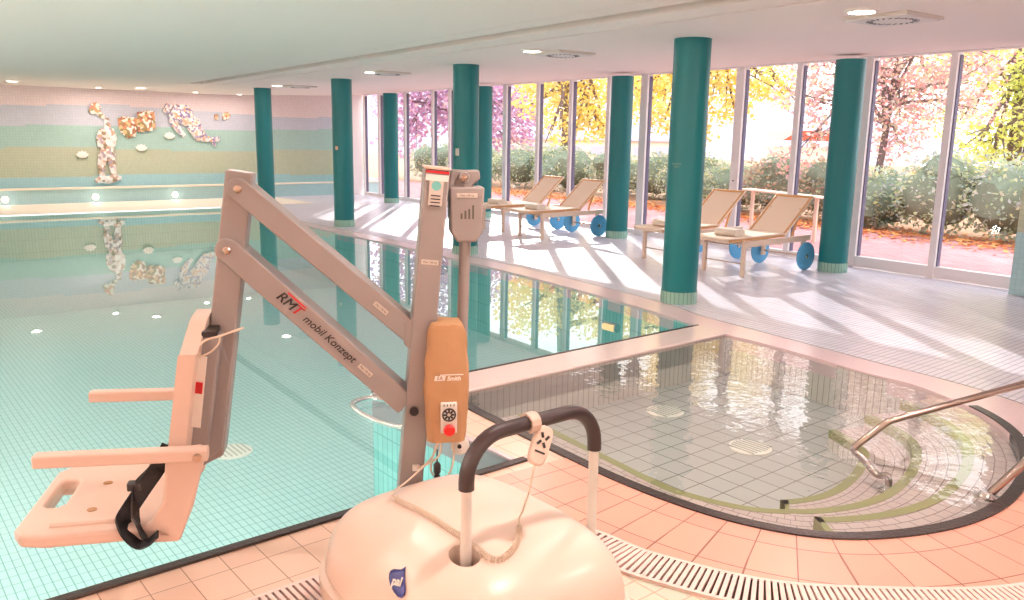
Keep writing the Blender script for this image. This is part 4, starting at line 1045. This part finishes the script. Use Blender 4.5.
# hand control hung on the grip
hc_c = cp(-.005, hb + .03, HZT - .068)
hc = thing('hand_control', 'pale handset with black arrow buttons clipped to the lift handle', 'remote control', hc_c)
hX = (CA * .93 - Zv * .6).normalized(); hN = (CB * .86 - CA * .25 + Zv * .35).normalized(); hX = (hX - hN * hX.dot(hN)).normalized(); hY = hN.cross(hX)
if hY.z < 0: hY = -hY
poly = [(math.copysign(abs(math.cos(t)) ** .6, math.cos(t)) * .029, math.copysign(abs(math.sin(t)) ** .5, math.sin(t)) * .062) for t in [2 * PI * k / 36 for k in range(36)]]
body = MB().prism(poly, hc_c, hX, hY, hN, .028).build('body', M['cover'], hc, bevel=.007, seg=3)
mb = MB()
for sx, sy, an in ((-.008, .03, .5), (.01, .026, -.5), (-.012, .006, -.6), (.006, .002, .6)):
    X = hX * math.cos(an) + hY * math.sin(an); mb.box(hc_c + hX * sx + hY * sy + hN * .0145, (.008, .017, .003), (X, hN.cross(X), hN))
mb.build('button', M['darkprint'], hc)
MB().box(hc_c - hY * .022 + hN * .0145, (.034, .006, .002), (hX, hY, hN)).build('printed_mark', M['darkprint'], hc)
mb = MB(); cl = [cp(-.02, hb + math.cos(t) * .029, HZT + math.sin(t) * .029) for t in [R(-60 + 30 * k) for k in range(10)]]
for a_, b_ in zip(cl, cl[1:]): mb.bar(a_, a_ + (b_ - a_) * 1.12, .036, .007, CA)
mb.build('hook', M['lift_pl'], hc)
# coiled cord from handset over the cover to the control box
def on_cover(a, b, dz=.012):
    best = Z0
    # height of the shell straight below (a, b)
    x, y = (a - CC[0]) / HA, (b - CC[1]) / HB
    lo_, hi_ = 0., PI / 2
    for _ in range(30):
        ph = (lo_ + hi_) / 2; rr = math.cos(ph) ** .56
        inside = (abs(x) / rr) ** (2 / .52) + (abs(y) / rr) ** (2 / .6) <= 1 if rr > 1e-6 else False
        if inside: lo_ = ph
        else: hi_ = ph
    return cp(a, b, Z0 + HZ * math.sin(lo_) ** .72 + dz)
s0 = hc_c - hY * .06
def px_on_cover(x, y):
    # walk down the view ray to the shell
    d = ray(x, y).normalized()
    for k in range(400):
        p = EYE + d * (1.6 + k * .006); q = p - LM; a, b = q.dot(CA), q.dot(CB)
        if abs(a - CC[0]) < HA * .97 and abs(b - CC[1]) < HB * .97 and p.z <= on_cover(a, b, .0).z:
            lo_, hi_ = 1.6 + (k - 1) * .006, 1.6 + k * .006
            for _ in range(14):
                m_ = (lo_ + hi_) / 2; q = EYE + d * m_; g_ = q - LM
                if q.z <= on_cover(g_.dot(CA), g_.dot(CB), .0).z: hi_ = m_
                else: lo_ = m_
            return EYE + d * hi_ + Zv * .009
    return EYE + d * 3
# logo on the left flank of the shell
def px_normal(x, y):
    p, q, r_ = px_on_cover(x, y), px_on_cover(x + 2, y), px_on_cover(x, y + 2); n_ = (r_ - p).cross(q - p).normalized()
    return n_ if n_.dot(EYE - p) > 0 else -n_
drop = [(406.5, 567), (405.6, 574), (405.8, 582), (406.3, 589), (405.4, 595), (402.5, 598.3), (399, 597.3), (395, 592.5), (391.6, 586), (390, 579), (390.3, 574), (392, 570.8), (395, 569.4), (398.5, 569.8), (402, 570), (404.5, 568.8)]
lcx, lcy = 398.5, 582.5
ln_ = px_normal(lcx, lcy)
mb = MB(); rings = []
for k in (1, .75, .5, .25): rings.append([mb.bm.verts.new(px_on_cover(lcx + (x - lcx) * k, lcy + (y - lcy) * k) - Zv * .009 + ln_ * .004) for x, y in drop])
for a_, b_ in zip(rings, rings[1:]):
    for k in range(len(drop)): mb.bm.faces.new((a_[k], a_[(k + 1) % len(drop)], b_[(k + 1) % len(drop)], b_[k]))
mb.bm.faces.new(rings[-1])
lg_ = mb.build('logo_patch', M['blueprint'], cover, angle=80); so = lg_.modifiers.new('thick', 'SOLIDIFY'); so.thickness = .003; so.offset = 0
lxx = px_on_cover(lcx + 6, lcy + 1.6) - px_on_cover(lcx - 6, lcy - .8); lxx = (lxx - ln_ * lxx.dot(ln_)).normalized(); lyy = ln_.cross(lxx)
text('pal', .036, M['whiteprint'], px_on_cover(lcx + .6, lcy) - Zv * .009 + ln_ * .009, lxx, lyy, lg_, 'lettering', ext=.001, bold=.001)
drop_px = [(519, 530), (518, 541), (512, 553), (500, 562), (488, 560), (476, 550), (462, 540), (447, 530), (432, 520), (416, 511), (402, 505), (395, 500)]
cpts = [px_on_cover(*p) for p in drop_px]
c0 = spline([s0, s0.lerp(cpts[0], .35) - hN * -.01, s0.lerp(cpts[0], .7), cpts[0] + Zv * .03, cpts[0] + Zv * .012], 6)
coilc = resample(spline([cpts[0] + Zv * .012] + cpts[1:], 10), 620)
mb = MB(); mb.tube(c0, .0028, 8)
cpath = []
for i, p in enumerate(coilc):
    t = (coilc[min(i + 1, len(coilc) - 1)] - coilc[max(i - 1, 0)]).normalized(); a = t.cross(Zv).normalized(); b = a.cross(t); an = i * .75
    rr_ = .0085 * min(1, i / 12, (len(coilc) - 1 - i) / 12); cpath.append(p + (a * math.cos(an) + b * math.sin(an)) * rr_)
mb.tube(cpath, .0022, 6)
end = coilc[-1]; mb.tube(spline([end, end + Zv * .02 - CA * .01, end.lerp(lp(-.05, .10, .43), .55) + Zv * .0, lp(-.10, .11, .47), lp(-.13, .10, .53)], 8), .0035, 8)
mb.build('coiled_cord', M['cable'], hc)
#RAILS
# ------------------------------------------------------------------ hand rails of the shallow pool, grab bar of the big one
def rail(x0, lab, pts, foot):
    t = thing('handrail', lab, 'handrail', foot, 0, 'steel handrails of the shallow pool')
    MB().tube(spline(pts, 6), .0195, 18).build('tube', M['rail'], t)
    MB().lathe([(.055, 0), (.055, .008), (.03, .02), (.024, .03)], foot, Zv, 24).build('floor_flange', M['chrome'], t)
    return t
f1 = on_z(888, 490, -.20)
e_w = on_z(856, 446, WZ)          # where the tube meets the water
yb = e_w + Vector((.045, .04, 0))
el = on_plane(889, 421, e_w, Vector((-.25, 1, 0)).normalized())
en = on_plane(1060, 374, el + Vector((0, .0, 0)), Vector((-.05, 1, 0)).normalized())
e_d = (en - el).normalized(); rt1 = [Vector((en.x + e_d.x * .16, en.y + e_d.y * .16, .0)), en + e_d * .16 - Zv * .12, en + e_d * .08, en, el.lerp(en, .5), el.lerp(en, .06), el.lerp(e_w, .1), el.lerp(e_w, .5), e_w, e_w + Vector((-.005, -.01, -.03)), e_w + Vector((.03, -.04, -.06)), f1.lerp(e_w, .35) + Vector((0, 0, .0)), f1 + Vector((-.01, 0, .08)), f1]
rail(0, 'steel handrail bending down into the shallow pool water', rt1, f1)
f2 = on_z(986, 497, .0); f2u = on_plane(1024, 463, f2, Vector((0, 1, 0)))
en2 = f2 + (f2u - f2) * 2.2
rail(1, 'short steel handrail rising from a flange at the right rim of the shallow pool', [f2, f2.lerp(f2u, .3), f2u, en2, en2 + Vector((.4, -.02, .12)), en2 + Vector((.52, -.03, .12)), en2 + Vector((.6, -.03, .0)), Vector((en2.x + .6, en2.y - .03, 0))], f2)
g1, g2 = on_z(395, 406, -.01), on_z(402, 425, -.01)
cpool = uv(2.6, 4.4)
t = thing('grab_bar', 'bent chrome grab bar at the inner corner of the big pool behind the mast', 'grab bar', cpool)
mb = MB(); mb.tube(spline([uv(2.6, 4.35, .0), uv(2.5, 4.42, .02), uv(2.36, 4.38, .02), uv(2.34, 4.2, .0), uv(2.4, 3.95, -.01), uv(2.58, 3.72, -.02)], 8), .016, 12); mb.build('tube', M['chrome'], t)
mb = MB(); mb.lathe([(.03, 0), (.03, .01)], uv(2.6, 4.35), -U, 16); mb.lathe([(.03, 0), (.03, .01)], uv(2.6, 3.7, -.02), -U, 16); mb.build('flange', M['chrome'], t)
#OUTSIDE
# ------------------------------------------------------------------ garden
rg = random.Random(11)
mb = MB(); mb.box(sn(-14, 12.85, -.05), (44, 4.7, .06), (D, N, Zv)); struct(mb.build('terrace', M['terrace'], smooth=False))['label'] = 'red brick terrace outside the glass'
mb = MB(); mb.box(sn(-14, 40, -.06), (120, 50, .06), (D, N, Zv)); struct(mb.build('ground', M['soil'], smooth=False))['label'] = 'garden ground beyond the terrace'
LEAF = {  # foliage colours paled towards white, haze mixed into them
 'purple': leaves('maple_purple_leaves', [rgb(176, 132, 176), rgb(204, 168, 200), rgb(196, 150, 180), rgb(224, 196, 190)]),
 'yellow': leaves('yellow_leaves', [rgb(244, 216, 90), rgb(248, 230, 140), rgb(238, 206, 130), rgb(250, 240, 176), rgb(214, 210, 150)], trans=.5),
 'red': leaves('red_leaves', [rgb(222, 148, 146), rgb(232, 186, 180), rgb(216, 176, 186), rgb(236, 212, 176), rgb(206, 204, 180), rgb(240, 214, 214)], trans=.45),
 'lime': leaves('lime_leaves', [rgb(230, 230, 110), rgb(212, 220, 130), rgb(242, 240, 170), rgb(200, 212, 140)], trans=.5),
 'bush': leaves('bush_leaves', [rgb(150, 170, 146), rgb(190, 202, 160), rgb(172, 184, 184), rgb(222, 216, 160), rgb(204, 198, 208)], trans=.45),
 'bush_r': leaves('bush_red_leaves', [rgb(190, 146, 146), rgb(212, 180, 150), rgb(176, 182, 150), rgb(190, 180, 180)], trans=.3),
 'litter': leaves('fallen_leaves', [rgb(226, 120, 70), rgb(236, 160, 100), rgb(200, 96, 70), rgb(240, 196, 120)], trans=.1),
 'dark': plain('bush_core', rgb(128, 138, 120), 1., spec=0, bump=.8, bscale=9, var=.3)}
mb = MB()
for _ in range(6500):
    s_ = rg.uniform(-24, -3.5); n_ = 14.75 + abs(rg.gauss(0, .5)) * (1.6 if rg.random() < .8 else -1.)
    c = sn(s_, n_, -.01 + rg.random() * .02); a = rg.uniform(0, 6.3); X = Vector((math.cos(a), math.sin(a), rg.uniform(-.3, .3))).normalized(); Y = Zv.cross(X).normalized(); k = rg.uniform(.04, .09)
    mb.face([c - X * k, c - Y * k * .5, c + X * k, c + Y * k * .5])
tag(mb.build('fallen_leaves', LEAF['litter'], smooth=False, recalc=False), 'carpet of orange fallen leaves along the edge of the terrace', 'fallen leaves', None, 'stuff')
def bush(s_, n_, r, h, kind, lab, nl=2300, size=.095):
    p = sn(s_, n_, -.03); t = thing('garden_bush', lab, 'bush', p, 0, 'bushes along the terrace')
    bl = [(p + Vector((0, 0, h * .5)), (r, r * .8, h * .5))] + [(p + Vector((rg.uniform(-r, r) * .6, rg.uniform(-r, r) * .5, h * rg.uniform(.35, .8))), (r * .5, r * .5, h * .3)) for _ in range(4)]
    MB().leaf_cloud(bl, nl, size, rnd=rg, fill=.85).build('foliage', LEAF[kind], t, smooth=False, recalc=False)
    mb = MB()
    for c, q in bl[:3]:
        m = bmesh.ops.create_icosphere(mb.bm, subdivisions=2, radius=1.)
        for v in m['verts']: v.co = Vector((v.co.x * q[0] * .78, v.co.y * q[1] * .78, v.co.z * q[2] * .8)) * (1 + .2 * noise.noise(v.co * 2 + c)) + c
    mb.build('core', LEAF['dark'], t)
    return t
blabs = 'bush outside the glass, number from the right: '
BUSH = [(-5.4, 15.7, 1.0, 1.55, 'bush', 'leafy green bush outside the far right sliding door leaf'), (-6.8, 15.9, .95, 1.5, 'bush', 'grey green bush behind the right door mullion'), (-8.0, 15.7, .9, 1.55, 'bush', 'round green bush seen right of the column beside the door'), (-3.9, 16.2, 1.0, 1.2, 'bush_r', 'reddish low bush at the right edge of the glazing'),
        (-9.3, 15.9, .9, 1.2, 'bush', 'low bush outside just left of the column beside the door'), (-10.6, 16.2, 1.0, 1.3, 'bush_r', 'russet bush behind the rightmost lounger back'), (-12.1, 16.4, 1.0, 1.35, 'bush_r', 'russet bush outside left of the door mullion pair'), (-13.6, 16.6, 1.0, 1.2, 'bush', 'green bush seen just right of the large near column'), (-15.2, 16.9, 1.1, 1.35, 'bush', 'bush seen between the large near column and the window column'),
        (-17.2, 17.6, 1.2, 1.4, 'bush', 'round clipped bush outside left of the window column'), (-19.2, 18., 1.2, 1.3, 'bush', 'bush outside above the back of the second lounger'), (-21.2, 17.4, 1.2, 1.5, 'bush', 'bush outside above the back of the leftmost lounger'), (-23.2, 17., 1.2, 1.5, 'bush', 'tall bush outside right of the lift actuator'), (-25.4, 16.6, 1.2, 1.4, 'bush', 'bush outside left of the lift mast top'), (-27.6, 16.2, 1.2, 1.5, 'bush', 'bush beyond the slim column at the far left of the glazing')]
for b in BUSH: bush(*b)
def tree(p, h, r, kind, lab, blobs, nl, size, lean=(0, 0), tr=.16, name='garden_tree'):
    t = thing(name, lab, 'tree', p, 0, 'trees in the garden')
    top_ = p + Vector((lean[0], lean[1], h)); mb = MB(); P0 = [p, p.lerp(top_, .35) + Vector((.06, .03, 0)), p.lerp(top_, .7), top_]
    mb.tube(spline(P0, 5), [tr * (1 - .6 * k / 15) for k in range(16)], 10)
    for c, q in blobs:
        s_ = p.lerp(top_, rg.uniform(.45, .9)); mb.tube([s_, s_.lerp(c, .5) + Vector((0, 0, .15)), c], [tr * .45, tr * .3, tr * .12], 7)
        for _ in range(3):
            e = c + Vector((rg.uniform(-1, 1) * q[0], rg.uniform(-1, 1) * q[1], rg.uniform(-1, 1) * q[2])) * .8; mb.tube([c.lerp(s_, .3), e], [tr * .16, tr * .05], 5)
    mb.build('trunk', M['bark'], t)
    MB().leaf_cloud(blobs, nl, size, squash=.7, rnd=rg, fill=.4).build('crown', LEAF[kind], t, smooth=False, recalc=False)
    return t
def px_at(x, y, Y): d = ray(x, y); return EYE + d * (Y / d.y)
def crown(pts, Y, rad): return [(px_at(x, y, Y + dy), (r * rad, r * rad, r * rad * .8)) for x, y, r, dy in pts]
def base(x, Y): p = px_at(x, 130, Y); p.z = -.05; return p
tree(base(455, 36), 5.5, 3, 'purple', 'purple leaved maple tree beyond the left part of the glazing', crown([(400, 100, 1, 0), (400, 140, .8, 0), (430, 110, 1.1, 1), (460, 105, 1.1, 0), (500, 110, 1.1, -1), (520, 120, .9, 0), (450, 60, 1.3, 0), (500, 70, 1.2, 1), (400, 60, 1.2, 0), (480, 135, .8, 0), (520, 145, .6, 0)], 36, 1.6), 8000, .21)
tree(base(567, 30), 7, 3, 'yellow', 'golden yellow tree with grey trunk beyond the second lounger', crown([(545, 95, 1, 0), (575, 100, 1, 0), (600, 110, .9, 0), (560, 130, .6, -1), (590, 125, .7, 0), (540, 60, 1.2, 0), (600, 60, 1.2, 0), (650, 60, 1.1, 1), (650, 95, .8, 0), (605, 128, .5, 0)], 30, 1.35), 7500, .16, tr=.3)
tree(base(700, 22), 6.5, 3, 'yellow', 'bright yellow tree behind the large near column', crown([(650, 100, .9, 0), (665, 120, .6, 0), (720, 95, .9, 0), (735, 110, .6, 0), (700, 60, 1.2, 0), (760, 70, 1.0, 0), (700, 130, .6, 0), (640, 70, 1, 0), (775, 90, .6, 0), (795, 100, .4, 0), (690, 5, 1.1, 0), (770, 20, .9, 0)], 22, 1.0), 8000, .125)
tree(base(875, 17.5), 4.2, 3, 'red', 'reddish shrub tree just outside the right glass door', crown([(800, 95, .7, 0), (830, 110, .8, 0), (880, 90, 1, 0), (900, 120, .9, 0), (930, 95, 1, 0), (880, 60, 1, 0), (930, 60, 1, .5), (820, 140, .6, 0), (790, 160, .6, 0), (900, 145, .7, 0), (970, 80, .9, 0), (830, 75, .9, 0), (980, 110, .6, 0), (880, 20, 1.1, 0), (940, 20, 1.1, .4), (990, 40, 1., .3), (800, 55, .8, 0), (915, -40, 1.1, .3), (980, -25, .9, 0), (800, -10, .8, 0)], 17.5, .85), 12000, .095, lean=(.4, 0), tr=.09)
tree(base(1015, 20), 5, 3, 'lime', 'yellow green tree at the right edge of the picture', crown([(1000, 140, .7, 0), (975, 150, .6, 0), (1020, 120, .9, 0), (1040, 90, 1.1, 0), (990, 165, .6, 0), (1030, 160, .7, 0), (1010, 70, 1, 0), (960, 120, .8, .8), (1000, 20, 1.2, .5), (950, 60, .9, 1.), (1045, -20, 1.0, 0)], 20, .95), 7000, .12, tr=.2)
# far things: hill, house with red roof, low white building
mb = MB(); hp_ = []
for k in range(41):
    x = -70 + k * 5; p = Vector((x, 130, 0)); hp_.append((x, 7 + 5 * math.sin(x * .045 + 1.2) + 2.0 * noise.noise(Vector((x * .1, 0, 0)))))
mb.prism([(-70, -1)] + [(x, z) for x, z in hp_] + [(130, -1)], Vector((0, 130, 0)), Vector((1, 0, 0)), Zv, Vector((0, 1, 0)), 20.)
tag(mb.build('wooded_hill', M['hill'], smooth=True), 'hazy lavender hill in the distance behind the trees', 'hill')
hq = px_at(805, 150, 34); hq.z = 0
hs = thing('garden_house', 'small distant house with red tiled roof', 'house', hq)
MB().box(hq + Vector((0, 0, .75)), (2.6, 3., 1.5)).build('wall', M['house'], hs)
MB().prism([(-1.5, 1.75), (1.5, 1.75), (.9, 2.12), (-.9, 2.12)], hq, Vector((1, 0, 0)), Zv, Vector((0, 1, 0)), 3.6).build('roof', M['roof'], hs)
bq = px_at(560, 140, 60); bq.z = 0
bs = thing('low_building', 'long low white building far behind the garden', 'building', bq)
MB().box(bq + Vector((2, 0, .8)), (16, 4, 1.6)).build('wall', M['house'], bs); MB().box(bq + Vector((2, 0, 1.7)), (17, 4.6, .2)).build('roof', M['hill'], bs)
mb = MB()
for k in range(10): mb.box(bq + Vector((-5 + k * 1.5, -2.02, .9)), (.9, .06, .6))
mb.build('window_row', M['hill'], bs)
# wooden bench on the terrace
bp = px_at(784, 190, 14.6); bn = thing('wooden_bench', 'weathered wooden bench outside behind the rightmost lounger', 'bench', Vector((bp.x, bp.y, 0)))
bl_ = px_at(746, 189, 15.3); br_ = px_at(826, 198, 13.9)
MB().bar(bl_, br_, .26, .035).build('seat', M['wood'], bn, bevel=.01)
for q in (bl_.lerp(br_, .1), bl_.lerp(br_, .9)): MB().bar(Vector((q.x, q.y, -.02)), q, .06, .05, D).build('leg', M['wood'], bn, bevel=.006)
#LIGHT
# ------------------------------------------------------------------ daylight, camera
w = bpy.data.worlds.new('World'); SC.world = w; w.use_nodes = True; wt = w.node_tree; wt.nodes.clear()
bg = wt.nodes.new('ShaderNodeBackground'); wo = wt.nodes.new('ShaderNodeOutputWorld'); tcw = wt.nodes.new('ShaderNodeTexCoord'); sp = wt.nodes.new('ShaderNodeSeparateXYZ'); cr = wt.nodes.new('ShaderNodeValToRGB')
wt.links.new(tcw.outputs['Generated'], sp.inputs[0]); wt.links.new(sp.outputs[2], cr.inputs[0])
cr.color_ramp.elements[0].position = 0.; cr.color_ramp.elements[0].color = (1, .99, 1, 1); cr.color_ramp.elements[1].position = .7; cr.color_ramp.elements[1].color = (.92, .94, 1, 1)
wt.links.new(cr.outputs[0], bg.inputs[0]); bg.inputs[1].default_value = 2.6; wt.links.new(bg.outputs[0], wo.inputs[0])
sun = bpy.data.lights.new('sun', 'SUN'); sun.energy = 4.5; sun.angle = R(.6); sun.color = (1, .97, .94)
so_ = bpy.data.objects.new('sun', sun); COL.objects.link(so_)
el_ = R(21); dirv = Vector((.02 * math.cos(el_), -math.cos(el_), -math.sin(el_)))
so_.rotation_euler = dirv.to_track_quat('-Z', 'Y').to_euler(); so_.location = (0, 40, 20)
cam = bpy.data.cameras.new('camera'); co = bpy.data.objects.new('camera', cam); COL.objects.link(co)
cam.sensor_width = 36.; cam.sensor_fit = 'HORIZONTAL'; cam.lens = FPX / 1024 * 36.; cam.clip_start = .05; cam.clip_end = 500
mt = Matrix((( RT.x, UP.x, -FW.x, EYE.x), (RT.y, UP.y, -FW.y, EYE.y), (RT.z, UP.z, -FW.z, EYE.z), (0, 0, 0, 1)))
co.matrix_world = mt; SC.camera = co
vs = SC.view_settings; vs.view_transform = 'Standard'; vs.look = 'None'; vs.exposure = 0.38; vs.gamma = 1.; vs.use_curve_mapping = False
SC.cycles.use_denoising = True; SC.cycles.max_bounces = 10; SC.cycles.transparent_max_bounces = 16; SC.cycles.sample_clamp_indirect = 6.
SC.cycles.caustics_reflective = False
